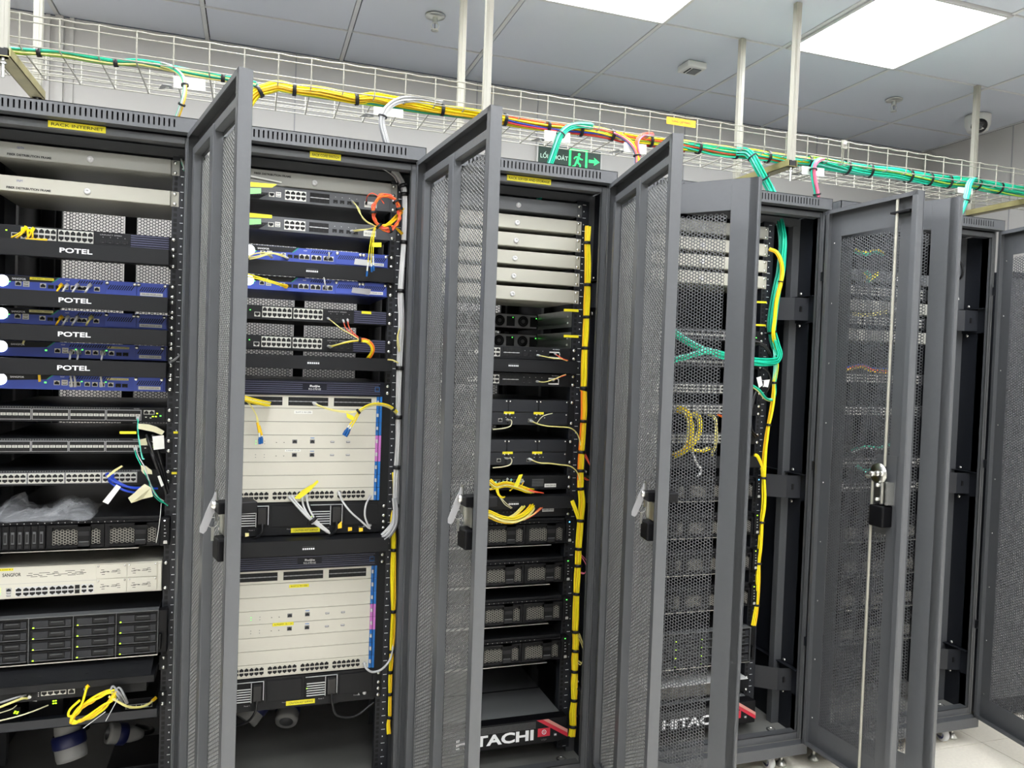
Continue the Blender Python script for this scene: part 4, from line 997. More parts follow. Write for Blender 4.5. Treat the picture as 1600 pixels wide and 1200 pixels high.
for x, nm in PN.items():
    for y, fb in ((.190, 'front'), (.545, 'back')):
        t = thing('hanger_pole', (x, y, 2.262), 'white ceiling pole, %s of the %s pair holding the tray' % (fb, nm), 'pole', 'white ceiling poles')
        b = MB().box(-.0125, .0125, -.0105, .0105, .022, HC-2.262, 'tray_white'); b.box(-.004, .004, -.012, -.0105, .022, HC-2.262, 'tray_white'); b.build('pole', t, bevel=.0015)
        MB().box(-.0135, .0135, -.0115, .0115, .0, .024, 'tie_black').build('end_cap', t)
        b = MB().cyl((0, 0, -.055), (0, 0, .0), .0045, 'zinc', 8); b.lathe([(.009, -.018), (.009, -.010), (.004, -.010)], (0, 0, 0), (0, 0, 1), 'bright_metal', 6); b.build('threaded_rod', t)
    t = thing('support_channel', (x, .367, 2.262), 'yellowish zinc support channel crossing under the tray at the %s pole pair' % nm, 'bracket', 'tray support channels')
    b = MB(); b.box(-.0205, .0205, -.19, .19, -.0, .002, 'strut_zinc')
    for s in (-1, 1): b.box(*sorted((s*.0205, s*.0185)), -.19, .19, .0, .026, 'strut_zinc')
    b.build('channel', t)
def proj(p):
    d = Vector(p)-CAM; z = d.dot(_f); return 800+FPX*d.dot(RT)/z, 600-FPX*d.dot(UP)/z
def path(pts): return [P(*p) if len(p) == 3 else Vector(p[:3]) for p in pts]
def band(c, t, r, w, m, sq=1):
    b = MB(); b.lathe([(r-.0012, -w/2), (r, -w/2), (r, w/2), (r-.0012, w/2)], c, t, m, 14); return b
def bundle(label, pts, n, rc, rb, cols, ties=(), name='cable_bundle', group='tied cable bundles', tiem='tie_black', tw=.008, twist=2.0, swell=None, axis='y', cat='cable bundle'):
    W = path(pts); S = cmr(W, 5); fr = frames(S); c0 = S[0].copy()
    t = thing(name, c0, label, cat, group)
    L = [0]
    for i in range(1, len(S)): L.append(L[-1]+(S[i]-S[i-1]).length)
    tp = []
    for v in ties:
        k = min(range(len(S)), key=lambda i: abs(proj(S[i])[1 if axis == 'y' else 0]-v)); tp.append(k)
    def sw(i):
        if not swell: return 1
        d = min([abs(L[i]-L[k]) for k in tp] or [1]); return 1+swell*min(1, d/.04)
    for q in range(n):
        rr = rb*math.sqrt((q+.3)/n) if n > 1 else 0; a0 = q*2.39996; ph = random.uniform(0, 6.28); am = random.uniform(.0, .25)
        p = []
        for i, (s, (T_, a, b_)) in enumerate(zip(S, fr)):
            w = a0+twist*L[i]+am*math.sin(L[i]*14+ph); R_ = rr*sw(i)*(1+am*.6*math.sin(L[i]*9+ph))
            p.append(s-c0+a*R_*math.cos(w)+b_*R_*math.sin(w))
        b = MB(); b.tube(p, rc, cols[q % len(cols)], 6, 1); b.build('cable', t)
    for k in tp:
        T_ = fr[k][0]; band(S[k]-c0, T_, rb*1.06+rc+.0012, tw, tiem).build('cable_tie', t)
    return t
def cord(label, pts, r, m, group=None, plugs=('light_grey', None), name='patch_cord', cat='cable', pl=.020, pr=2.2, n=1, cols=None, sp=.004):
    W = path(pts); c0 = W[0].copy(); t = thing(name, c0, label, cat, group)
    for q in range(n):
        off = Vector((0, 0, 0)) if n == 1 else Vector(((q % 3-1)*sp, 0, (q//3-(n//3)/2)*sp+.0005*q))
        jit = [Vector((random.uniform(-1, 1)*sp*.5, random.uniform(-.5, .5)*sp, random.uniform(-1, 1)*sp*.5)) if n > 1 else Vector((0, 0, 0)) for _ in W]
        MB().tube([p-c0+off+j for p, j in zip(W, jit)], r, (cols or [m])[q % len(cols or [m])], 7, 5).build('cord', t)
    for e, pm in enumerate(plugs):
        if not pm: continue
        a, b_ = (W[0], W[1]) if e == 0 else (W[-1], W[-2]); d = (b_-a).normalized()
        q = MB(); q.tube([a-c0, a-c0+d*pl*.6], r*pr, pm, 4, 1); q.tube([a-c0+d*pl*.6, a-c0+d*pl], (r*pr*.8, r*1.2), pm, 6, 1); q.build('plug', t)
    return t
def plate(name, label, cat, cs, y, m, th=.0006, group=None, parent=None, y2=None):
    ps = [P(cx, cy, y if y2 is None or i in (0, 3) else y2) for i, (cx, cy) in enumerate(cs)]; c = sum(ps, Vector())/len(ps)
    n = len(ps); vs = [p-c for p in ps]+[p-c+Vector((0, th, 0)) for p in ps]
    b = MB(); b.add(vs, [tuple(range(n)), tuple(range(2*n-1, n-1, -1))]+[(i, i+n, (i+1) % n+n, (i+1) % n) for i in range(n)], m)
    if parent: return b.build(name, parent, c-parent.location)
    o = b.build(name, None, c); return tag(o, label, cat, group)
Y = .262
run = [(0, 77), (28, 80), (61, 82), (100, 85), (145, 93), (181, 98), (215, 98), (250, 103), (290, 112), (330, 119), (375, 127), (400, 133)]
def R3(l, y=Y): return [(a, b_, y) for a, b_ in l]
bundle('thin teal and beige cables lying in the tray above the leftmost rack', R3(run), 7, .0027, .0085, ['pale_yellow', 'teal', 'light_grey', 'dark_teal', 'lime', 'teal', 'pale_yellow'], (61, 181, 353), axis='x', tw=.012, swell=.25)
bundle('yellow cable bundle in the tray above the second rack', R3([(385, 165), (394, 152), (405, 143), (421, 138), (435, 135), (460, 140), (498, 144), (534, 151), (557, 155), (583, 153), (608, 157), (655, 165), (691, 172), (724, 176), (751, 180), (789, 187)]), 14, .0031, .0150, ['yellow', 'amber', 'yellow', 'yellow', 'yellow'], (404, 460, 557, 691), axis='x', tw=.012, swell=.12)
bundle('green and teal strands under the yellow bundle in the tray', R3([(395, 133), (430, 140), (480, 148), (540, 157), (600, 166), (660, 175), (730, 183), (790, 191)], .275), 4, .0029, .006, ['dark_teal', 'lime', 'teal', 'dark_teal'], axis='x')
bundle('yellow, red and green cable bundle in the tray above the third rack', R3([(789, 187), (809, 191), (856, 198), (880, 201), (907, 204), (931, 206), (956, 211), (985, 217), (1016, 221), (1035, 223), (1072, 229)]), 15, .0031, .0165, ['yellow', 'red', 'yellow', 'lime', 'amber', 'yellow', 'blue', 'pale_yellow', 'coral', 'yellow', 'lime', 'yellow', 'yellow'], (789, 856, 907, 956, 1016), axis='x', tw=.012, swell=.1)
bundle('teal and yellow cable bundle in the tray above the fourth rack', R3([(1060, 226), (1091, 231), (1116, 235), (1149, 239), (1172, 241), (1199, 245), (1235, 250), (1270, 253)]), 16, .0031, .0185, ['teal', 'teal', 'dark_teal', 'yellow', 'teal', 'teal', 'coral', 'amber', 'teal', 'lime'], (1091, 1149, 1199, 1266), axis='x', tw=.012, swell=.15)
bundle('thick teal cable bundle filling the tray toward the right wall', R3([(1262, 252), (1285, 255), (1322, 262), (1357, 267), (1395, 271), (1419, 275), (1450, 280), (1480, 284), (1506, 285), (1525, 287), (1559, 293), (1587, 298), (1640, 306)]), 20, .0034, .0230, ['teal', 'teal', 'teal', 'dark_teal', 'teal', 'aqua', 'teal', 'lime', 'teal'], (1322, 1357, 1419, 1450, 1480, 1525, 1559), axis='x', tw=.012, swell=.05)
# drops from the tray into the racks
bundle('thin beige and teal cables dropping from the tray to the leftmost rack', [(252, 100, .25), (270, 106, .235), (285, 118, .215), (289, 133, .205), (288, 150, .205), (281, 172, .22), (275, 190, .24), (276, 215, .20), (281, 240, .14), (287, 256, .105), (290, 266, .10)], 5, .0028, .0065, ['pale_yellow', 'teal', 'amber', 'light_grey', 'pale_yellow'], (133, 164), tw=.006)
bundle('pale grey cables dropping from the tray to the second rack', [(690, 160, .255), (655, 155, .245), (625, 157, .22), (606, 168, .20), (598, 182, .195), (597, 195, .20), (601, 212, .21), (606, 232, .23)], 7, .0034, .0095, ['light_grey', 'mid_grey', 'light_grey'], (181,), tw=.006)
bundle('teal cables dropping from the tray to the third rack', [(925, 196, .25), (905, 195, .235), (888, 199, .215), (876, 210, .205), (870, 224, .205), (863, 245, .215), (857, 262, .22), (848, 290, .17), (841, 312, .13)], 9, .0031, .0115, ['teal', 'aqua', 'teal', 'teal', 'dark_teal'], (210,), tw=.006)
bundle('yellow and pink cables dropping from the tray beside the third rack', [(960, 208, .25), (975, 215, .23), (988, 226, .21), (995, 240, .205), (996, 258, .205), (997, 280, .22)], 8, .0030, .0095, ['yellow', 'amber', 'pink', 'yellow', 'blue', 'yellow', 'pink'], (242,), tw=.006)
bundle('pink cables curling over the edge of the tray beside the third rack', [(1020, 210, .25), (1006, 211, .23), (997, 218, .21), (995, 230, .202), (998, 246, .202)], 6, .0028, .0070, ['pink', 'coral', 'pink'], ())
bundle('thick teal cables dropping from the tray into the fourth rack', [(1150, 237, .25), (1166, 238, .235), (1176, 246, .215), (1183, 258, .205), (1192, 274, .205), (1204, 295, .205), (1214, 318, .18)], 12, .0033, .0155, ['teal', 'teal', 'aqua', 'teal'], (246, 279), tw=.006)
bundle('pink and teal cables dropping behind the right edge of the fourth rack', [(1285, 250, .25), (1277, 252, .22), (1271, 262, .205), (1272, 280, .205), (1276, 300, .205), (1278, 318, .21)], 7, .0032, .0105, ['teal', 'pink', 'aqua', 'pink', 'teal'], (264, 302), tw=.006)
bundle('teal cables dropping from the tray into the rightmost rack', [(1540, 288, .25), (1522, 281, .235), (1515, 288, .215), (1512, 303, .205), (1506, 322, .205), (1497, 340, .21)], 8, .0034, .0125, ['teal', 'aqua', 'teal'], (314,), tw=.006)
for (x0, y0_, x1, y1_), l in (((271, 118, 321, 140), 'over the leftmost rack'), ((584, 166, 630, 182), 'over the second rack'), ((851, 203, 891, 222), 'over the third rack'), ((975, 222, 1010, 240), 'beside the third rack'), ((1253, 259, 1288, 275), 'behind the fourth rack'), ((1497, 292, 1520, 304), 'over the rightmost rack')):
    sl = .12; a = plate('drop_out_plate', 'white curved cable drop-out plate on the tray, %s' % l, 'cable guide', [(x0, y0_), (x1, y0_+sl*(x1-x0)), (x1, y1_+sl*(x1-x0)-3), (x0, y1_-3)], .2195, 'paper', .002, 'white drop-out plates')
    c = a.location; b = MB(); b.plan([(-.03, 0), (-.006, .0), (-.002, .03), (-.045, .05)], -.004, -.002, 'steel'); b.lathe([(0, .004), (.006, .004), (.006, 0)], (-.018, .02, -.004), (0, 0, -1), 'bright_metal', 8)
    b.build('clamp_bracket', a, (-(x1-x0)*.0009, .004, -.008))
t = thing('warning_tag', (.372, .2165, 2.365), 'small orange-yellow printed tag tied to the top of the wire tray', 'tag')
MB().box(-.061, .061, -.001, .0, 0, .026, 'tag_orange').build('tag_plate', t); text('THANG CAP MANG', .009, (-.045, -.0013, .009), 'red', t, w=.085)
for x in (-.05, .05): MB().box(x-.006, x+.006, -.0016, -.001, .004, .022, 'amber').build('tag_end', t)
# ---- vertical bundles inside the racks
yv = .078
bundle('grey vertical cable bundle along the right rail of the second rack', [(614, 268, .10), (622, 276, .09), (631, 297, yv), (632, 340, yv), (630, 390, yv), (626, 455, yv), (627, 500, yv), (625, 560, yv), (623, 640, yv), (622, 690, yv), (619, 740, yv), (618, 790, yv), (616, 815, yv), (608, 828, .07), (598, 838, .07)], 9, .0036, .0075, ['light_grey', 'mid_grey', 'light_grey'], (292, 307, 376, 458, 571, 651, 727, 793), tw=.012)
MB_ = MB().box(-.0085, .0085, 0, .012, 0, 1.05, 'dark_grey').build('cable_lacing_strip', RACKS[1], Vector((-.650, .078, .93))-RACKS[1].location)
bundle('yellow vertical cable bundle low along the right rail of the second rack', [(617, 738, .082), (618, 760, .082), (617, 790, .080), (614, 812, .080), (615, 850, yv), (614, 900, yv), (614, 955, yv), (612, 1000, yv), (610, 1040, yv), (609, 1060, yv), (609, 1080, yv), (609, 1098, yv), (609, 1117, yv), (607, 1130, yv), (608, 1146, .075)], 6, .0028, .0055, ['yellow', 'yellow', 'amber'], (793, 856, 955, 1017, 1049, 1083, 1120), tw=.010, swell=.35)
bundle('grey cables curling from the vertical bundle to the long cable manager', [(617, 778, .07), (619, 800, .065), (617, 820, .06), (608, 835, .05), (599, 842, .045)], 6, .0030, .008, ['light_grey', 'mid_grey'], ())
bundle('upper yellow length of the vertical bundle in the third rack', [(918, 354, .085), (917, 380, yv), (918, 410, yv), (918, 445, yv), (917, 480, yv), (916, 520, yv), (914, 560, yv), (913, 600, yv), (911, 612, yv)], 10, .0030, .0088, ['yellow', 'amber', 'yellow', 'yellow'], (381, 443, 497, 546, 609), tw=.010, swell=.12)
bundle('orange and yellow middle length of the vertical bundle in the third rack', [(912, 606, yv), (912, 640, yv), (911, 658, yv), (909, 690, yv), (908, 706, yv), (907, 735, yv), (907, 764, yv)], 12, .0030, .0100, ['orange', 'amber', 'orange', 'yellow', 'orange'], (609, 658, 706, 735), tw=.010, swell=.10)
bundle('lower yellow length of the vertical bundle in the third rack', [(907, 750, yv), (907, 763, yv), (909, 785, yv), (907, 813, yv), (905, 840, yv), (904, 857, yv), (903, 883, yv), (902, 905, yv), (901, 927, yv), (900, 960, yv), (899, 986, yv), (900, 1000, yv), (899, 1016, yv), (898, 1032, yv), (898, 1048, yv), (897, 1070, yv), (897, 1093, yv), (895, 1112, yv), (895, 1134, yv), (893, 1150, yv)], 12, .0030, .0100, ['yellow', 'yellow', 'amber', 'yellow'], (763, 813, 857, 883, 927, 986, 1016, 1048, 1093, 1134), tw=.010, swell=.12)
bundle('short yellow branch joining the vertical bundle below the long manager', [(894, 782, .07), (898, 792, .068), (902, 803, .07), (906, 815, yv)], 6, .0028, .0058, ['yellow'], ())
for (a, l, m, n) in (([(913, 707, .075), (921, 722, .070), (926, 738, .068), (921, 750, .070), (912, 745, .075)], 'coral loop of cord beside the upper third-rack bundle', 'coral', 2), ([(904, 862, .075), (915, 876, .070), (919, 886, .068), (915, 895, .070), (904, 893, .075)], 'pink loop of cord beside the lower third-rack bundle', 'pink', 2),
                     ([(903, 990, .075), (910, 1006, .070), (914, 1022, .068), (910, 1036, .070), (902, 1032, .075)], 'pale yellow loop of cord low beside the third-rack bundle', 'pale_yellow', 3)):
    cord(l, a, .0014, m, 'loops beside the third-rack bundle', (None, None), n=n, sp=.005)
yr = .085
bundle('thick teal vertical cable bundle in the fourth rack', [(1213, 335, .16), (1219, 350, .12), (1223, 375, yr), (1222, 400, yr), (1219, 425, yr), (1213, 450, yr), (1208, 480, yr), (1205, 510, yr), (1207, 524, yr), (1211, 540, yr), (1215, 553, yr), (1211, 563, yr), (1200, 566, .07), (1185, 566, .055), (1165, 563, .05), (1140, 558, .05), (1113, 551, .05)], 14, .0032, .0125, ['teal', 'teal', 'aqua', 'teal', 'dark_teal'], (520,), swell=.2, tw=.008)
bundle('yellow vertical cable bundle of the fourth rack, upper length', [(1202, 389, .09), (1213, 394, yr-.01), (1220, 408, yr-.02), (1222, 425, yr-.02), (1219, 445, yr-.02), (1213, 470, yr-.02), (1210, 500, yr-.02), (1208, 520, yr-.02), (1211, 540, yr), (1214, 560, yr), (1213, 580, yr), (1210, 598, yr)], 8, .0027, .0065, ['yellow', 'amber', 'yellow'], (442, 554), tw=.004)
bundle('teal and yellow slack loop in the fourth rack, behind the black cords', [(1211, 545, yr), (1212, 575, yr), (1210, 598, yr), (1210, 615, yr), (1206, 625, yr), (1196, 622, yr-.01), (1186, 610, yr-.02), (1176, 603, yr-.02), (1168, 601, yr-.02)], 5, .0024, .0065, ['teal', 'aqua', 'pale_yellow'], (598,), tw=.006)
bundle('yellow vertical cable bundle of the fourth rack, middle length', [(1210, 598, yr), (1208, 625, yr), (1204, 650, yr), (1201, 664, yr), (1198, 685, yr), (1195, 710, yr), (1193, 745, yr)], 7, .0027, .0060, ['yellow', 'amber', 'yellow'], (598, 664), tw=.008, swell=.3)
bundle('yellow vertical cable bundle of the fourth rack, lower length', [(1193, 735, yr), (1193, 750, yr), (1194, 775, yr), (1193, 795, yr), (1190, 816, yr), (1188, 850, yr), (1185, 880, yr), (1184, 910, yr), (1182, 945, yr), (1180, 960, yr), (1177, 977, yr)], 8, .0029, .0078, ['yellow', 'yellow', 'amber'], (745, 816, 880, 946), tw=.008, swell=.2)
bundle('short yellow branch joining the fourth-rack bundle', [(1179, 710, .08), (1184, 713, .078), (1189, 724, .08), (1192, 740, yr)], 5, .0028, .0045, ['yellow'], ())
# teal and yellow cords behind the perforated leaf of rack four
for l, p in (('upper branch of the teal cords across the fourth rack', [(1040, 508, .06), (1058, 524, .055), (1080, 538, .05), (1100, 547, .05), (1118, 551, .05)]), ('lower branch of the teal cords across the fourth rack', [(1040, 566, .06), (1060, 561, .055), (1082, 555, .05), (1100, 550, .05), (1118, 551, .05)])):
    bundle(l, p, 9, .0030, .0115, ['teal', 'teal', 'aqua'], ())
for l, p, n, c in (('thick yellow cords hanging between the lower switches of the fourth rack', [(1058, 640, .09), (1072, 645, .06), (1078, 665, .055), (1076, 690, .055), (1068, 704, .06), (1052, 712, .09)], 9, ['yellow', 'amber', 'pale_yellow', 'yellow']),
                   ('yellow cords looping right of the thick hanging cords in the fourth rack', [(1084, 645, .09), (1093, 655, .06), (1092, 680, .055), (1080, 700, .06), (1098, 704, .06), (1108, 700, .09)], 5, ['pale_yellow', 'yellow']),
                   ('orange cords hanging nearest the rail in the fourth rack', [(1122, 648, .09), (1133, 655, .06), (1138, 675, .055), (1135, 700, .06), (1130, 712, .09)], 3, ['coral', 'orange']),
                   ('single pale cord hanging in the middle of the fourth rack', [(1108, 648, .09), (1118, 655, .06), (1119, 690, .055), (1112, 712, .09)], 2, ['pale_yellow'])):
    bundle(l, p, n, .0024, .0035+n*.0011, c, (), group='cords hanging between fourth-rack switches')
bundle('pale grey cord tail with a plug hanging below the fourth rack switches', [(1082, 706, .06), (1088, 722, .055), (1096, 735, .055), (1090, 745, .055)], 3, .0030, .004, ['light_grey'], (), group='cords hanging between fourth-rack switches')
cord('blue cord at the left edge of the fourth rack switches', [(1045, 603, .08), (1049, 615, .06), (1046, 632, .07)], .0035, 'blue', plugs=(None, None), n=3, sp=.005)
# black cable loops in racks four and five
for l, p in (('black cord looping over the rail beside the teal bundle in the fourth rack', [(1168, 540, .11), (1180, 534, .08), (1193, 538, .07), (1202, 548, .07), (1206, 562, .08)]), ('second black cord looping over the rail in the fourth rack', [(1170, 545, .11), (1185, 538, .08), (1197, 545, .07), (1202, 556, .08)]),
             ('long black cord arcing beside the lower switches of the fourth rack', [(1190, 592, .10), (1184, 606, .075), (1176, 625, .065), (1170, 650, .06), (1171, 672, .065), (1180, 684, .09)]), ('thin black cord arcing beside the lower switches of the fourth rack', [(1186, 604, .10), (1178, 625, .07), (1173, 650, .065), (1175, 672, .07), (1184, 682, .09)]),
             ('black cord looping at mid height beside the fourth rack rail', [(1178, 574, .11), (1190, 572, .08), (1200, 582, .075), (1204, 596, .08), (1198, 612, .09)])):
    cord(l, p, .0042, 'cable_black', 'black power cords of the fourth rack', (None, None), name='looped_cord')
for i, (q, s) in enumerate((([(1182, 590), (1189, 588), (1192, 602), (1186, 606)], 'left'), ([(1194, 594), (1203, 593), (1200, 605), (1193, 604)], 'right'))):
    plate('paper_tag', 'white paper tag on the black cords of the fourth rack, %s one of the pair' % s, 'tag', q, .065, 'paper', group='paper tags on black cords')
cord('black power cord looping out beside the door edge of the rightmost rack', [(1487, 396, .12), (1497, 405, .08), (1504, 418, .07), (1503, 432, .075), (1493, 440, .12)], .0048, 'cable_black', None, (None, None), name='looped_cord')
plate('paper_tag', 'white paper tag hanging in the rightmost rack beside the door edge', 'tag', [(1490, 458), (1495, 456), (1499, 468), (1493, 470)], .07, 'paper')
for k, px, py, rn in ((0, 893, 484.5, 'third'), (1, 893, 525, 'third'), (2, 1188, 472, 'fourth'), (3, 1187, 508, 'fourth')):
    p = P(px, py, YR-.004); r = 2 if k < 2 else 3
    plate('label_strap', 'yellow label strap lying on the rail of the %s rack, %s of the two' % (rn, 'upper' if k % 2 == 0 else 'lower'), 'label', [(px-12, py-2), (px+11, py-1), (px+11, py+3), (px-12, py+2)] if k < 2 else [(px-10, py-2), (px+10, py-1), (px+10, py+2), (px-10, py+1)], YR-.005, 'label_yellow', .0012, 'yellow label straps')
# rack five cords glimpsed through the leaf
for l, p, n, c in (('mixed yellow and teal cords high in the rightmost rack', [(1335, 391, .07), (1352, 396, .06), (1368, 392, .06), (1380, 398, .08)], 5, ['yellow', 'teal', 'pale_yellow']), ('yellow knot of cords under the second panel of the rightmost rack', [(1352, 426, .08), (1358, 432, .06), (1356, 440, .06), (1372, 428, .07)], 5, ['yellow', 'teal']),
                   ('yellow and blue cords crossing the rightmost rack at mid height', [(1322, 577, .08), (1345, 572, .06), (1362, 578, .06), (1388, 580, .07)], 7, ['yellow', 'blue', 'amber', 'coral']), ('short yellow cord run in the upper middle of the rightmost rack', [(1330, 490, .08), (1355, 492, .06), (1385, 487, .07)], 2, ['pale_yellow']),
                   ('teal cords above the lock height in the rightmost rack', [(1330, 705, .08), (1350, 698, .06), (1372, 700, .06), (1392, 696, .08)], 4, ['teal', 'light_grey', 'aqua']), ('short teal cords level with the door lock of the rightmost rack', [(1338, 727, .08), (1352, 735, .06), (1368, 733, .07)], 3, ['teal', 'aqua'])):
    bundle(l, p, n, .0026, .0085, c, (), group='cords in the rightmost rack')
# ================================================================== small cords and tags
yp = YR-.02
for i, (x0, y0_, x1, y1_) in enumerate(((36, 362, 18, 371), (40, 360, 26, 372), (44, 364, 44, 374), (52, 362, 50, 374), (50, 364, 40, 375))):
    cord('yellow plug boot in the top switch of the leftmost rack', [(x0, y0_-5, YR-.004), (x0-1, y0_-1, YR-.022), ((x0+x1)/2, (y0_+y1_)/2, YR-.045), (x1, y1_, YR-.040)], .0024, 'amber', 'yellow cords plugged into the top switch', ('yellow', None))
tt = plate('cable_strap', 'yellow strap lying under the plugs of the top switch', 'strap', [(40, 372), (74, 373), (74, 376), (40, 375)], YR-.05, 'amber')
for (row, xs) in ((446, ((93, 'amber', 0), (102, 'light_grey', 0), (118, 'light_grey', 0), (138, 'light_grey', 0))), (496, ((93, 'amber', 0), (103, 'light_grey', 0), (118, 'light_grey', 0), (140, 'pale_yellow', 0)))):
    for x, m, _ in xs:
        cord('%s plugged into the %s blue firewall' % ({'amber': 'yellow cord', 'light_grey': 'grey cord', 'pale_yellow': 'cream-labelled grey cord'}[m], 'topmost' if row < 460 else 'second'), [(x+3, row-1, YR-.008), (x+1, row+2, YR-.024), (x-3, row+8, YR-.040), (x-5, row+12, YR-.030)], .0027, m, 'grey cords in the %s blue firewall' % ('topmost' if row < 460 else 'second') if m == 'light_grey' else None, (m, None), pr=2.4)
for x in (110, 122, 160): cord('grey cord plugged into the third blue firewall', [(x+1, 549, YR-.008), (x, 553, YR-.026), (x-1, 560, YR-.036), (x-2, 565, YR-.030)], .0026, 'light_grey', 'grey cords in the third blue firewall', ('light_grey', None), pr=2.4)
for x in (111, 117, 158): cord('grey cord rising from the lowest blue firewall', [(x, 603, YR-.008), (x+1, 600, YR-.028), (x, 592, YR-.040), (x-1, 585, YR-.03)], .0026, 'light_grey', 'grey cords in the lowest blue firewall', ('light_grey', None), pr=2.0)
plate('cable_strap', 'cream strap poking up over the third blue firewall', 'strap', [(36, 532), (40, 531), (37, 538), (34, 537)], YR-.03, 'label_cream')
plate('cable_strap', 'yellow strap hanging across the lowest blue firewall', 'strap', [(59, 584), (63, 584), (64, 596), (60, 597)], YR-.03, 'amber')
# blue cords in the copper switch
for i, (x, y_) in enumerate(((168, 741), (176, 743), (172, 749))):
    cord('blue cord plugged into the copper switch of the leftmost rack', [(x, y_, YR-.006), (x-1, y_+3, YR-.030), (x+8, y_+10, YR-.050), (x+25, y_+18, YR-.055), (x+45, y_+21, YR-.04), (x+70, y_+20, YR-.01)], .0033, 'blue', 'blue cords in the copper switch', ('blue', None), pr=1.9)
plate('cable_strap', 'pale yellow strap end above the blue plugs', 'strap', [(166, 744), (178, 734), (190, 727), (192, 729), (180, 737), (168, 747)], YR-.06, 'label_cream')
plate('paper_tag', 'long white paper tag hanging from the blue cords', 'tag', [(182, 757), (189, 761), (169, 788), (160, 784)], YR-.065, 'paper')
plate('paper_tag', 'cream folded paper tag on the teal fiber cords of the leftmost rack', 'tag', [(226, 756), (236, 762), (239, 776), (222, 780), (212, 784), (205, 786), (200, 778), (210, 770), (216, 764)], YR-.06, 'old_paper', y2=YR-.07)
plate('paper_tag', 'curved cream paper strip hanging off the upper fiber switch', 'tag', [(216, 662), (232, 663), (245, 667), (257, 674), (253, 680), (240, 675), (216, 670)], YR-.05, 'old_paper')
plate('paper_tag', 'square white printed tag beside the black cords of the leftmost rack', 'tag', [(238, 682), (256, 680), (257, 701), (240, 703)], YR-.055, 'paper')
plate('paper_tag', 'pale square tag on the lower fiber switch', 'tag', [(218, 687), (231, 684), (230, 695), (220, 696)], YR-.03, 'old_paper')
plate('paper_tag', 'pale torn tag on the fiber cords between the lower two switches', 'tag', [(220, 727), (228, 728), (237, 735), (238, 741), (224, 740), (221, 736)], YR-.055, 'old_paper')
plate('paper_tag', 'narrow white tag standing beside the black cords, lowest right', 'tag', [(246, 744), (250, 743), (256, 758), (252, 761)], YR-.055, 'paper')
plate('cable_strap', 'yellow strap lying level across the rail gap of the leftmost rack', 'strap', [(187, 674), (213, 674), (213, 678), (187, 678)], YR-.045, 'label_yellow')
for i, (l, p) in enumerate((('teal fiber cord hanging from the upper fiber switch', [(214, 652, YR-.008), (216, 662, YR-.04), (216, 680, YR-.045), (219, 700, YR-.045), (224, 718, YR-.045)]), ('teal fiber cord hanging beside the first from the upper fiber switch', [(217, 652, YR-.008), (215, 668, YR-.035), (218, 690, YR-.05), (222, 715, YR-.05), (226, 717, YR-.05)]),
                            ('teal fiber cord from the lower switch curving to the rail', [(210, 700, YR-.008), (213, 712, YR-.04), (218, 722, YR-.05), (228, 742, YR-.055), (236, 758, YR-.055), (248, 778, YR-.05), (262, 790, YR-.03)]), ('pale fiber cord from the lower switch curving to the rail', [(213, 699, YR-.008), (216, 712, YR-.045), (226, 730, YR-.06), (232, 748, YR-.06), (242, 772, YR-.055), (256, 783, YR-.04)]),
                            ('green fiber cord passing the folded cream tag', [(224, 735, YR-.05), (233, 752, YR-.06), (235, 766, YR-.06), (246, 780, YR-.05), (254, 786, YR-.04)]))):
    cord(l, p, .0015, ('teal', 'aqua', 'teal', 'light_grey', 'dark_teal')[i], None, ('light_grey', None), pl=.014)
for i, p in enumerate(([(229, 680, YR-.02), (236, 700, YR-.045), (246, 722, YR-.045), (254, 745, YR-.04), (260, 772, YR-.03)], [(238, 680, YR-.02), (246, 702, YR-.04), (254, 730, YR-.035), (262, 765, YR-.03)], [(234, 700, YR-.03), (240, 716, YR-.05), (250, 742, YR-.045), (258, 765, YR-.035)])):
    cord('thick black cable hanging at the right rail of the leftmost rack', p, .0050, 'cable_black', 'thick black cables at the leftmost rail', (None, None))
cord('thin white string hanging in front of the two-unit server', [(252, 786, YR-.05), (251, 800, YR-.052), (248, 825, YR-.052), (244, 848, YR-.052)], .0010, 'paper', None, (None, None), name='string')
cord('grey cord crossing the right rail of the leftmost rack', [(266, 568, YR-.01), (275, 562, YR-.02), (284, 553, YR-.005)], .0022, 'mid_grey', None, (None, None), n=2)
for k, (py, xx) in enumerate(((675.5, 276), (739, 273))): plate('cable_strap', 'short yellow strap end on the right rail of the leftmost rack, %s one' % ('upper' if k == 0 else 'lower'), 'strap', [(xx-5, py-1.5), (xx+5, py-1.5), (xx+5, py+2), (xx-5, py+2)], YR-.006, 'label_yellow', .001)
# second rack cords
cc = P(597, 340, .03)
def coil(label, px, py, y, rx, rz, r, m, turns, tilt=0, group=None, ties=0, name='coiled_cord', thick=.004):
    c = P(px, py, y); t = thing(name, c, label, 'cable', group)
    for q in range(turns):
        a = [Vector(((rx+random.uniform(-1, 1)*thick)*math.cos(w*math.pi/8), random.uniform(-1, 1)*thick*.6, (rz+random.uniform(-1, 1)*thick)*math.sin(w*math.pi/8))) for w in range(16)]
        a = [Matrix.Rotation(tilt, 3, 'Y') @ v for v in a]; a.append(a[0].copy())
        MB().tube(a, r, m if isinstance(m, str) else m[q % len(m)], 6, 3, False).build('cord', t)
    for q in range(ties):
        w = math.pi*(1.0+.28*q) if q < 3 else .2+.5*(q-3); v = Matrix.Rotation(tilt, 3, 'Y') @ Vector((rx*math.cos(w), 0, rz*math.sin(w))); d = Matrix.Rotation(tilt, 3, 'Y') @ Vector((-rx*math.sin(w), 0, rz*math.cos(w)))
        band(v, d.normalized(), thick*1.3+r, .008, 'tie_black').build('cable_tie', t)
    return t
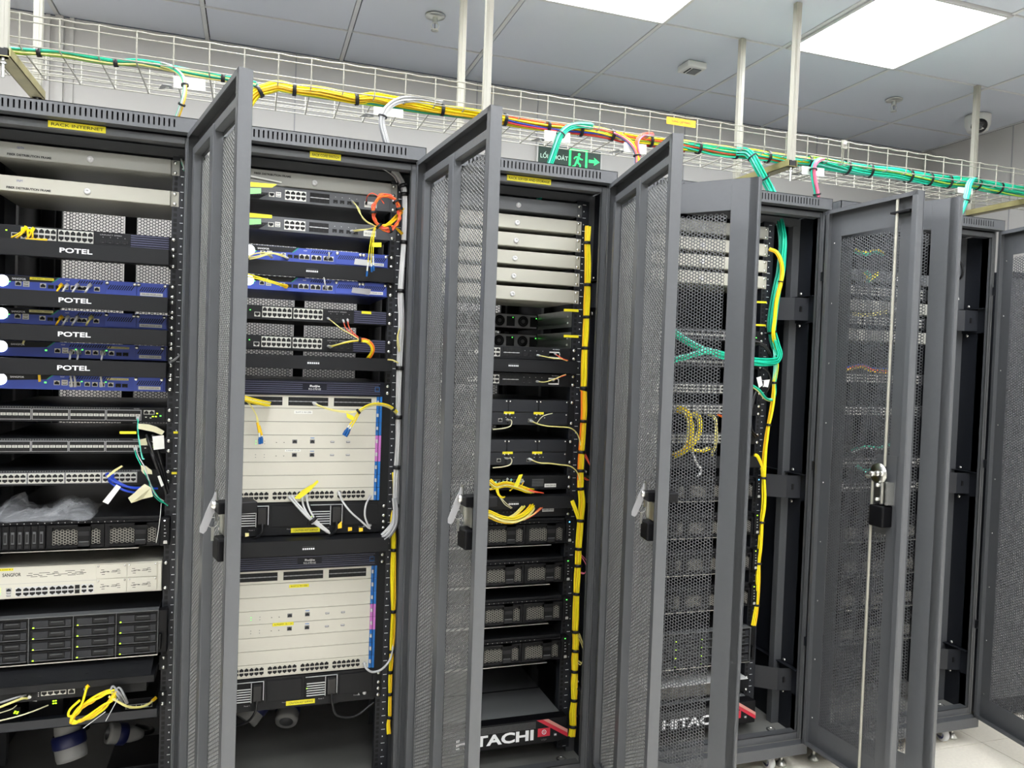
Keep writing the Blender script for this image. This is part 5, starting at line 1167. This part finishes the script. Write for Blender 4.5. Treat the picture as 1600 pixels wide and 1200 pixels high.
coil('orange coiled fiber cord tied beside the upper grey router', 604, 332, .02, .040, .052, .0022, ['coral', 'orange', 'coral'], 8, -.1, None, 5, thick=.007)
cord('orange fiber cord plugged in left of the orange coil', [(572, 319, YR-.008), (574, 307, .06), (582, 302, .05), (592, 308, .04), (600, 318, .02)], .0016, 'coral', None, ('cable_black', None))
for i, p in enumerate(([(549, 313, YR-.006), (556, 320, .07), (562, 333, .06), (572, 345, .05), (583, 351, .03)], [(550, 315, YR-.006), (560, 325, .075), (566, 340, .06), (576, 349, .05), (586, 353, .03)], [(548, 361, YR-.006), (560, 359, .06), (575, 358, .05), (590, 354, .03)], [(550, 362, YR-.006), (565, 360, .055), (580, 357, .05), (592, 354, .03)])):
    cord('pale yellow fiber cord from the %s grey router' % ('upper' if i < 2 else 'lower'), p, .0015, 'pale_yellow', 'pale yellow cords of the %s grey router' % ('upper' if i < 2 else 'lower'), ('light_grey', None))
for i, p in enumerate(([(588, 354, .03), (604, 352, .03), (618, 340, .05), (630, 326, .07)], [(590, 356, .03), (606, 353, .03), (620, 343, .05), (630, 331, .07)], [(588, 355, .03), (606, 352, .03), (620, 357, .05), (630, 366, .07)])):
    cord('orange-yellow cord fanning from the coil to the grey vertical bundle', p, .0024, 'amber', 'orange-yellow cords beside the coil', (None, None), n=2, sp=.004)
for i, p in enumerate(([(585, 355, .03), (580, 372, .03), (577, 392, .03), (575, 410, .03), (573, 432, .03)], [(587, 356, .03), (582, 375, .03), (580, 395, .028), (580, 412, .028), (581, 425, .028)], [(586, 356, .03), (584, 375, .03), (583, 400, .03), (584, 423, .03)])):
    t = cord('yellow fiber cord hanging over the upper blue firewall of the second rack', p, .0013, 'yellow', 'hanging yellow fiber cords with blue ends', (None, 'lc_blue'), pl=.022, pr=2.8)
    W_ = path(p); MB().tube([W_[-1]-W_[0], W_[-2]-W_[0]], .0024, 'paper', 6, 1).build('strain_relief', t)
plate('label_flag', 'yellow flag label on the hanging fiber cords of the second rack', 'label', [(582, 379), (596, 379), (596, 386), (582, 386)], .028, 'label_yellow')
plate('label_flag', 'blank grey label stuck across the upper blue firewall of the second rack', 'label', [(555, 404), (580, 407), (578, 416), (553, 413)], YR-.013, 'light_grey')
plate('label_flag', 'blank grey label stuck on the lower blue firewall of the second rack', 'label', [(551, 449), (580, 452), (577, 461), (549, 457)], YR-.013, 'mid_grey')
for i, p in enumerate(([(388, 401, .06), (400, 396, .055), (420, 395, .055), (437, 397, .07), (446, 401, YR-.01)], [(388, 403, .06), (404, 400, .05), (424, 396, .05), (440, 400, .07), (450, 404, YR-.01)], [(390, 405, .055), (405, 402, .045), (418, 398, .05), (425, 402, .08)])):
    cord('yellow cord lying across the ports of the upper blue firewall of the second rack', p, .0020, 'pale_yellow', 'yellow cords across the upper firewall', (None, 'light_grey'))
for i, p in enumerate(([(386, 428, .04), (400, 432, .035), (420, 438, .045), (440, 444, .07), (449, 447, YR-.01)], [(386, 432, .04), (404, 436, .035), (425, 442, .045), (448, 449, YR-.01)])):
    cord('yellow cord sagging to the lower blue firewall of the second rack', p, .0020, 'yellow', 'yellow cords to the lower firewall', (None, 'amber'))
cord('short grey cord rising from the lower blue firewall', [(510, 450, YR-.008), (508, 445, .07), (507, 438, .07), (506, 434, .08)], .0022, 'light_grey', None, ('light_grey', None))
cord('pale stub plug in the last port of the upper blue firewall', [(512, 404, YR-.008), (514, 400, .08), (514, 394, .08)], .0022, 'old_paper', None, ('light_grey', None))
for i, p in enumerate(([(512, 497, YR-.008), (520, 503, .06), (535, 515, .045), (548, 522, .04), (562, 531, .03)], [(536, 500, YR-.008), (540, 512, .06), (548, 520, .045), (562, 530, .03)], [(543, 499, YR-.008), (545, 510, .06), (552, 520, .045), (564, 530, .03)], [(512, 541, YR-.008), (524, 539, .05), (545, 533, .04), (562, 531, .03)], [(515, 543, YR-.008), (530, 538, .05), (548, 534, .04), (564, 532, .03)])):
    cord('%s fiber cord from the %s 24-port switch to the tied fan' % ('red' if i in (1, 2) else 'pale yellow', 'upper' if i < 3 else 'lower'), p, .0016, ('pale_yellow', 'coral', 'coral', 'pale_yellow', 'yellow')[i], 'fanned cords of the 24-port switches %s' % ('red' if i in (1, 2) else 'yellow'), ('light_grey', None))
bundle('orange and yellow cords curving down from the fan at the 24-port switches', [(562, 531, .03), (572, 532, .03), (580, 538, .03), (583, 546, .035), (580, 554, .05), (575, 560, .07)], 6, .0020, .0055, ['orange', 'yellow', 'coral'], (531,), axis='y')
plate('label_flag', 'yellow flag label at the tied fan of cords', 'label', [(567, 531), (578, 531), (578, 535), (567, 535)], .025, 'label_yellow')
plate('label_flag', 'small yellow label on the ribbed end of the upper 24-port switch', 'label', [(565, 486), (580, 487), (580, 491), (565, 490)], YR-.012, 'label_yellow')
cord('short yellow cord end at the second rack cable manager', [(606, 562, .06), (614, 563, .05), (622, 567, .06)], .0024, 'pale_yellow', None, (None, None))
cord('yellow loop bulging from the grey vertical bundle', [(626, 512, .075), (622, 525, .06), (623, 540, .06), (626, 552, .075)], .0016, 'pale_yellow', None, (None, None), n=2, sp=.003)
# upper chassis cords
bundle('yellow cords gathered at the left of the upper chassis port card', [(378, 622, .05), (392, 626, .05), (405, 629, .06), (420, 632, .09)], 9, .0020, .0085, ['yellow', 'amber', 'yellow', 'pale_yellow'], (), group='yellow cords on the upper chassis')
for i, p in enumerate(([(386, 628, .06), (393, 636, .06), (400, 648, .06), (402, 660, .06), (405, 676, .06), (406, 694, .06)], [(388, 628, .06), (395, 638, .062), (402, 652, .062), (405, 665, .062), (409, 680, .062), (409, 693, .062)])):
    t = cord('yellow fiber cord with blue plug hanging at the left of the upper chassis', p, .0016, 'pale_yellow', 'left hanging cords of the upper chassis', (None, 'lc_blue'), pl=.026, pr=2.6)
    W_ = path(p); MB().tube([W_[-1]-W_[0], W_[-2]-W_[0]], .0026, 'paper', 6, 1).build('strain_relief', t); MB().tube([W_[-3]-W_[0], W_[-2]-W_[0]], .0034, 'amber', 6, 1).build('splitter_sleeve', t)
for i, p in enumerate(([(489, 629, YR-.02), (500, 634, .07), (520, 640, .06), (545, 643, .055), (560, 642, .055)], [(490, 631, YR-.02), (502, 636, .07), (522, 642, .06), (545, 645, .055), (558, 643, .055)])):
    cord('yellow cord running level from the middle of the upper chassis port card', p, .0019, 'pale_yellow', 'level cords of the upper chassis', ('light_grey', None))
bundle('yellow cords bowing from the knot to the right edge of the upper chassis', [(560, 643, .055), (572, 635, .055), (585, 631, .055), (600, 632, .06), (612, 637, .065), (622, 646, .075)], 5, .0020, .0050, ['yellow', 'pale_yellow', 'yellow'], (560, 614), axis='x', tw=.007)
for i, p in enumerate(([(560, 643, .055), (553, 655, .055), (546, 664, .055), (537, 680, .055)], [(563, 643, .055), (556, 656, .055), (549, 667, .055), (540, 682, .055)])):
    t = cord('yellow fiber cord with blue plug hanging from the knot on the upper chassis', p, .0022, 'yellow', 'knot cords of the upper chassis', (None, 'lc_blue'), pl=.026, pr=2.4)
    W_ = path(p); MB().tube([W_[-1]-W_[0], W_[-2]-W_[0]], .0026, 'paper', 6, 1).build('strain_relief', t)
plate('label_flag', 'yellow folded flag at the knot on the upper chassis', 'label', [(541, 645), (552, 650), (555, 657), (548, 656), (542, 652)], .05, 'label_yellow')
for i, (a, l) in enumerate((([(452, 777, YR-.008), (458, 784, .06), (468, 795, .045), (480, 808, .04), (492, 818, .035), (505, 827, .03), (515, 833, .04)], 'first grey cord sweeping down from the lower port card of the upper chassis'), ([(457, 776, YR-.008), (463, 785, .06), (474, 797, .045), (484, 810, .04), (496, 820, .035), (512, 832, .04)], 'second grey cord sweeping down from the lower port card of the upper chassis'),
                            ([(472, 776, YR-.008), (474, 790, .055), (482, 805, .04), (492, 815, .035), (508, 829, .035)], 'third grey cord sweeping down from the lower port card of the upper chassis'), ([(479, 774, YR-.008), (481, 788, .055), (487, 803, .04), (497, 816, .035), (514, 831, .035)], 'fourth grey cord sweeping down from the lower port card of the upper chassis'),
                            ([(529, 769, YR-.008), (535, 783, .055), (548, 800, .04), (565, 815, .04), (576, 825, .05)], 'grey cord curving down from the third port block of the upper chassis'), ([(579, 775, YR-.008), (572, 788, .055), (570, 805, .045), (574, 818, .045), (578, 826, .06)], 'grey cord curving down from the last port block of the upper chassis'))):
    cord(l, a, .0030, 'light_grey', None, ('light_grey', None), pr=1.9)
band_ = P(489, 812, .037); t = thing('cable_tie', band_, 'black tie around the four grey cords of the upper chassis', 'cable tie'); band(Vector((0, 0, 0)), Vector((.5, 0, -.6)).normalized(), .0125, .010, 'tie_black').build('tie_loop', t)
for i, q in enumerate(([(460, 778), (472, 766), (487, 757), (489, 760), (475, 770), (463, 780)], [(464, 779), (480, 764), (496, 750), (498, 753), (484, 768), (468, 780)])):
    plate('label_strap', 'yellow strap sticking up from the grey cord plugs, %s one' % ('shorter' if i == 0 else 'longer'), 'strap', q, .06, 'label_yellow', .0012)
for i, (x, y_) in enumerate(((386, 836), (531, 823), (547, 827), (564, 828))): plate('cable_strap', 'small yellow strap end on top of the long cable manager, %s from the left' % ('first', 'second', 'third', 'fourth')[i], 'strap', [(x-3, y_-3), (x+3, y_-3-(6 if i == 1 else 0)), (x+3, y_+2), (x-3, y_+3)], .045, 'amber' if i else 'label_cream', .002)
plate('cable_strap', 'thin olive strap lying behind the long cable manager', 'strap', [(547, 853), (586, 851), (586, 854), (547, 856)], .10, 'label_yellow', .001)
cord('pale grey cord leaving the last port of the lower chassis', [(569, 1036, YR-.008), (572, 1044, .06), (582, 1050, .05), (596, 1046, .05), (608, 1033, .06), (613, 1018, .07), (614, 1005, .08)], .0034, 'light_grey', None, ('light_grey', None), pr=2)
cord('thin grey cord at the top right inside the second rack', [(581, 259, .02), (600, 265, .03), (615, 276, .07), (620, 285, .09)], .0014, 'light_grey', None, (None, None))
# green clear sleeves hanging left in the second rack
for i, yy in enumerate((275, 323)):
    t = thing('plastic_sleeve', P(405, yy+22, .05), 'clear sleeve with yellow strip and green label on the %s grey router' % ('upper' if i == 0 else 'lower'), 'label')
    o_ = t.location
    plate('yellow_strip', None, None, [(374, yy+8), (425+8*(1-i), yy+13), (425, yy+18), (374, yy+16)], .05, 'label_yellow', .001, parent=t); plate('green_label', None, None, [(374, yy+18), (408, yy+19), (408, yy+27), (374, yy+29)], .048, 'sleeve_green', .001, parent=t)
    plate('clear_sleeve', None, None, [(374, yy+14), (438, yy+12+i*8), (447, yy+22-i*4), (420, yy+28), (374, yy+31)], .046, 'clear_film', .0008, parent=t)
plate('cable_strap', 'thin white strap lying on the grey panel atop the second rack', 'strap', [(384, 272), (440, 284), (440, 286), (384, 275)], YR-.02, 'paper', .001)
# third rack cords
for i, p in enumerate(([(839, 555, YR-.008), (850, 557, .07), (865, 560, .05), (878, 561, .05), (886, 564, .06)], [(867, 553, YR-.008), (873, 557, .06), (880, 561, .05), (887, 563, .06)], [(838, 596, YR-.008), (850, 597, .06), (862, 594, .05), (874, 589, .05), (884, 585, .06)], [(864, 595, YR-.008), (870, 591, .06), (878, 588, .05), (884, 586, .06)])):
    cord('%s fiber cord of the %s black 8-port router' % ('pale yellow' if i % 2 == 0 else 'coral', 'upper' if i < 2 else 'lower'), p, .0017, 'pale_yellow' if i % 2 == 0 else 'coral', None, ('light_grey', None))
for i, (a, b_, l) in enumerate(((660, 0, 'upper'), (720, 1, 'lower'))):
    o = a-660
    cord('pale cord leaving leftward from the %s modular router' % l, [(792-i*2, 656+o, YR-.008), (799, 657+o, .06), (798, 665+o, .05), (788, 669+o, .05), (770, 671+o, .06)], .0020, 'old_paper', None, ('light_grey', None))
    cord('pale yellow cord from the %s modular router to the vertical bundle' % l, [(828-i*2, 657+o, YR-.008), (842, 663+o, .06), (858, 666+o-i*2, .05), (874, 667+o-i, .05), (892, 669+o, .055), (903, 680+o, .065), (908, 700+o, .075)], .0021, 'pale_yellow', None, ('light_grey', None))
cord('short pale cord tail rising right of the upper modular router plugs', [(839, 661, .06), (846, 652, .05), (854, 648, .05), (863, 646, .06)], .0013, 'old_paper', None, (None, None))
random.seed(5)
bundle('yellow cords gathered under the ports of the storage network switch', [(764, 752, .06), (775, 760, .05), (790, 757, .045), (808, 761, .05), (822, 766, .055), (832, 768, .07)], 9, .0020, .0095, ['yellow', 'yellow', 'pale_yellow', 'amber'], (), group='yellow cords of the storage network switch')
for i in range(9):
    x = 766+i*6.2; y_ = 748+random.uniform(0, 7)
    cord('yellow cord plugged into the storage network switch', [(x+2, y_, YR-.008), (x+1, y_+4, .07), (x-3, y_+9, .055), (x-10+random.uniform(-4, 4), y_+12, .05)], .0019, ('yellow', 'pale_yellow', 'amber')[i % 3], 'yellow cords plugged in a row', ('aqua' if i % 2 else 'light_grey', None))
plate('label_flag', 'yellow flag standing over the storage network switch', 'label', [(803, 759), (811, 742), (817, 741), (809, 762)], .04, 'label_yellow')
cord('coral cord running right from the storage network switch', [(808, 756, YR-.01), (820, 762, .06), (835, 768, .05), (850, 770, .06)], .0018, 'coral', None, ('light_grey', None), n=2, sp=.003)
bundle('thick sheaf of yellow cords drooping over the top server of the third rack', [(750, 800, .06), (765, 804, .045), (782, 811, .035), (800, 813, .03), (815, 808, .035), (825, 800, .05), (831, 791, .08)], 22, .0022, .0125, ['yellow', 'yellow', 'amber', 'pale_yellow'], (), twist=3, group='drooping yellow cords')
bundle('second sheaf of yellow cords rising left of the coral cords in the third rack', [(790, 812, .035), (803, 806, .035), (813, 797, .05), (819, 790, .08)], 7, .0022, .0062, ['yellow', 'pale_yellow'], (), group='drooping yellow cords')
cord('coral and pale cords rising right of the drooping yellow sheaf', [(818, 812, .035), (830, 806, .04), (840, 798, .05), (848, 791, .08)], .0019, 'coral', None, (None, None), n=3, cols=['coral', 'pale_yellow', 'coral'], sp=.003)
cord('pale cord slanting over the cable manager of the third rack', [(778, 770, .04), (784, 780, .035), (792, 788, .035), (800, 795, .05)], .0013, 'old_paper', None, (None, None), n=2, sp=.004)
cord('thick yellow cord stub beside the door edge in the third rack', [(768, 776, .04), (771, 784, .035), (776, 790, .04)], .0028, 'yellow', None, (None, None))
cord('yellow cords bent over the left of the third rack cable manager', [(776, 762, .045), (779, 772, .035), (785, 777, .035), (788, 776, .05)], .0020, 'yellow', None, (None, None), n=3, sp=.003)
# leftmost rack, lowest shelf
coil('yellow coiled network cable drooping over the lowest shelf', 146, 1104, .0, .062, .018, .0032, ['yellow', 'amber', 'yellow'], 5, -.62, None, 0, thick=.007)
cord('yellow network cable hanging from the hung router to the coil', [(138, 1069, YR-.08), (134, 1080, .0), (130, 1094, -.005), (124, 1108, -.005), (114, 1118, .0), (107, 1118, .0), (110, 1108, .0), (125, 1094, .0)], .0033, 'yellow', None, ('amber', None), pr=1.9)
cord('yellow network cable from the coil to the small desktop switch', [(170, 1088, .0), (184, 1096, -.005), (200, 1104, .0), (218, 1105, .02), (232, 1100, .04), (243, 1091, YR-.037)], .0033, 'pale_yellow', None, (None, 'amber'), pr=1.9)
for i, p in enumerate(([(0, 1105, .0), (20, 1097, .0), (38, 1091, .03), (56, 1093, .07)], [(0, 1098, .02), (22, 1091, .02), (40, 1086, .04), (54, 1087, .07)], [(0, 1126, .0), (25, 1120, .0), (50, 1112, .01), (75, 1102, .05)], [(0, 1114, .01), (18, 1108, .01), (26, 1102, .03)])):
    cord('%s cord running off the left edge over the lowest shelf' % ('yellow', 'grey', 'cream', 'thin pale')[i], p, (.0030, .0026, .0018, .0012)[i], ('pale_yellow', 'mid_grey', 'old_paper', 'old_paper')[i], None, (None, 'light_grey' if i < 2 else None))
cord('grey looped cords above the right end of the lowest shelf', [(196, 1098, .03), (190, 1085, .0), (182, 1075, .0), (176, 1080, .0), (184, 1090, .02)], .0028, 'mid_grey', None, (None, None), n=4, sp=.006)
for i, (a, b_) in enumerate((((184, 1092), (165, 1127)), ((165, 1112), (130, 1138)))):
    cord('stiff white strap end sticking down from the yellow coil, %s one' % ('shorter' if i == 0 else 'longer'), [(a[0], a[1], -.01), (b_[0], b_[1], -.02)], .0011, 'light_grey', None, (None, None), name='cable_strap', cat='strap')
# crumpled bag on the server
random.seed(3)
zt = zk(23)+.001; t = thing('plastic_bag', (-1.665, .20, zt), 'crumpled clear plastic bag lying on the two-unit server', 'plastic bag')
nx, ny = 26, 16; from mathutils import noise as _nz
for L in range(3):
    vs, fs = [], []
    for i in range(nx+1):
        for j in range(ny+1):
            u, v = i/nx, j/ny; env = (math.sin(math.pi*u)*math.sin(math.pi*v))**.6
            a = _nz.noise(Vector((u*4+L*9, v*3, 1.3))); c = _nz.noise(Vector((u*8, v*7+L*5, 4.1))); rg = abs(_nz.noise(Vector((u*5+a*2, v*5, 7.7+L))))
            x = -.135+.27*u+.03*a; y = -.155+.25*v+.03*c
            vs.append((x, y, .002+env*max(.002, .034+.040*a+.025*c-.10*rg+.02*math.sin(u*9+L))*(1.1-.3*L)))
    for i in range(nx):
        for j in range(ny): k = i*(ny+1)+j; fs.append((k, k+1, k+ny+2, k+ny+1))
    b = MB(); b.add(vs, fs, 'clear_film', True); b.build('film_layer', t)
# industrial plugs at the bottom of racks one and two
def iplug(label, px, py, y, d, sc=1.0):
    c = P(px, py, y); t = thing('industrial_plug', c, label, 'plug', 'round grey industrial plugs'); d = Vector(d).normalized(); s = sc
    MB().lathe([(.020*s, 0), (.031*s, .0), (.033*s, .008*s), (.033*s, .030*s), (.029*s, .034*s), (.027*s, .075*s), (.020*s, .100*s), (.012*s, .115*s), (0, .118*s)], (0, 0, 0), d, 'plug_grey', 22).lathe([(.020*s, 0), (.018*s, .02*s), (0, .02*s)], (0, 0, 0), d, 'dark_grey', 18).build('plug_body', t)
    MB().lathe([(.034*s, .030*s), (.036*s, .034*s), (.036*s, .055*s), (.031*s, .060*s)], (0, 0, 0), d, 'caster_blue', 22).build('locking_ring', t)
    MB().tube([d*.11*s, d*.14*s+Vector((0, .02, 0)), d*.12*s+Vector((.01, .08, -.02)), d*.05*s+Vector((.02, .16, -.05))], .008*s, 'cable_black').build('power_cable', t)
iplug('grey industrial plug hanging low at the left under the leftmost rack shelf', 113, 1186, .24, (-.22, .25, .95), 1.3)
iplug('grey industrial plug lying behind the first under the leftmost rack shelf', 168, 1146, .34, (.75, .3, -.25), .95)
iplug('grey industrial plug lying sideways at the bottom of the second rack', 362+20, 1125, .36, (.55, .35, .62), 1.3)
iplug('grey industrial plug facing forward at the bottom of the second rack', 447, 1128, .36, (.15, .85, .5), 1.15)
t = thing('socket_box', (RC[0]+.15, .26, .112), 'black socket box on the floor of the leftmost rack', 'socket box')
MB().box(-.09, .07, 0, .2, 0, .07, 'plastic_black').build('box_body', t, bevel=.004); MB().poly([(-.05, .02), (-.01, .024), (.0, .04), (-.04, .038)], -.001, 0, 'light_grey').build('worn_label', t)
for r, zz in ((1, .112),):
    t = thing('power_strip', (RC[r]+.02, .42, .24), 'black power strip with white connector tabs hanging under the lower white chassis', 'power strip')
    b = MB().box(-.12, .12, 0, .06, 0, .045, 'plastic_black'); b.build('strip_body', t)
    for i in range(5): MB().box(-.10+i*.045, -.075+i*.045, -.003, 0, .014, .022, 'light_grey').build('socket_tab', t)
bundle('tangle of thin dark cords at the bottom left of the second rack', [(372, 1068, .2), (385, 1080, .2), (395, 1085, .22), (382, 1095, .22), (374, 1100, .25)], 6, .002, .012, ['cable_black', 'mid_grey', 'dark_grey'], (), group='bottom cords')
for i, (x, y_, w_) in enumerate(((975, 1189, 6), )):
    pass
b = MB(); b.lathe([(.018, 0), (.018, .003), (.012, .004), (.012, .001)], (0, 0, 0), (0, 0, 1), 'bright_metal', 18); FB = b.mesh('floor_bolt')
for i in range(5):
    for s in (-1, 1): ob('floor_bolt', FB, RACKS[i], (s*((RX[i][1]-RX[i][0])/2-.07), .085-.46, .112))
# small blue indicator deep inside rack three's right wall
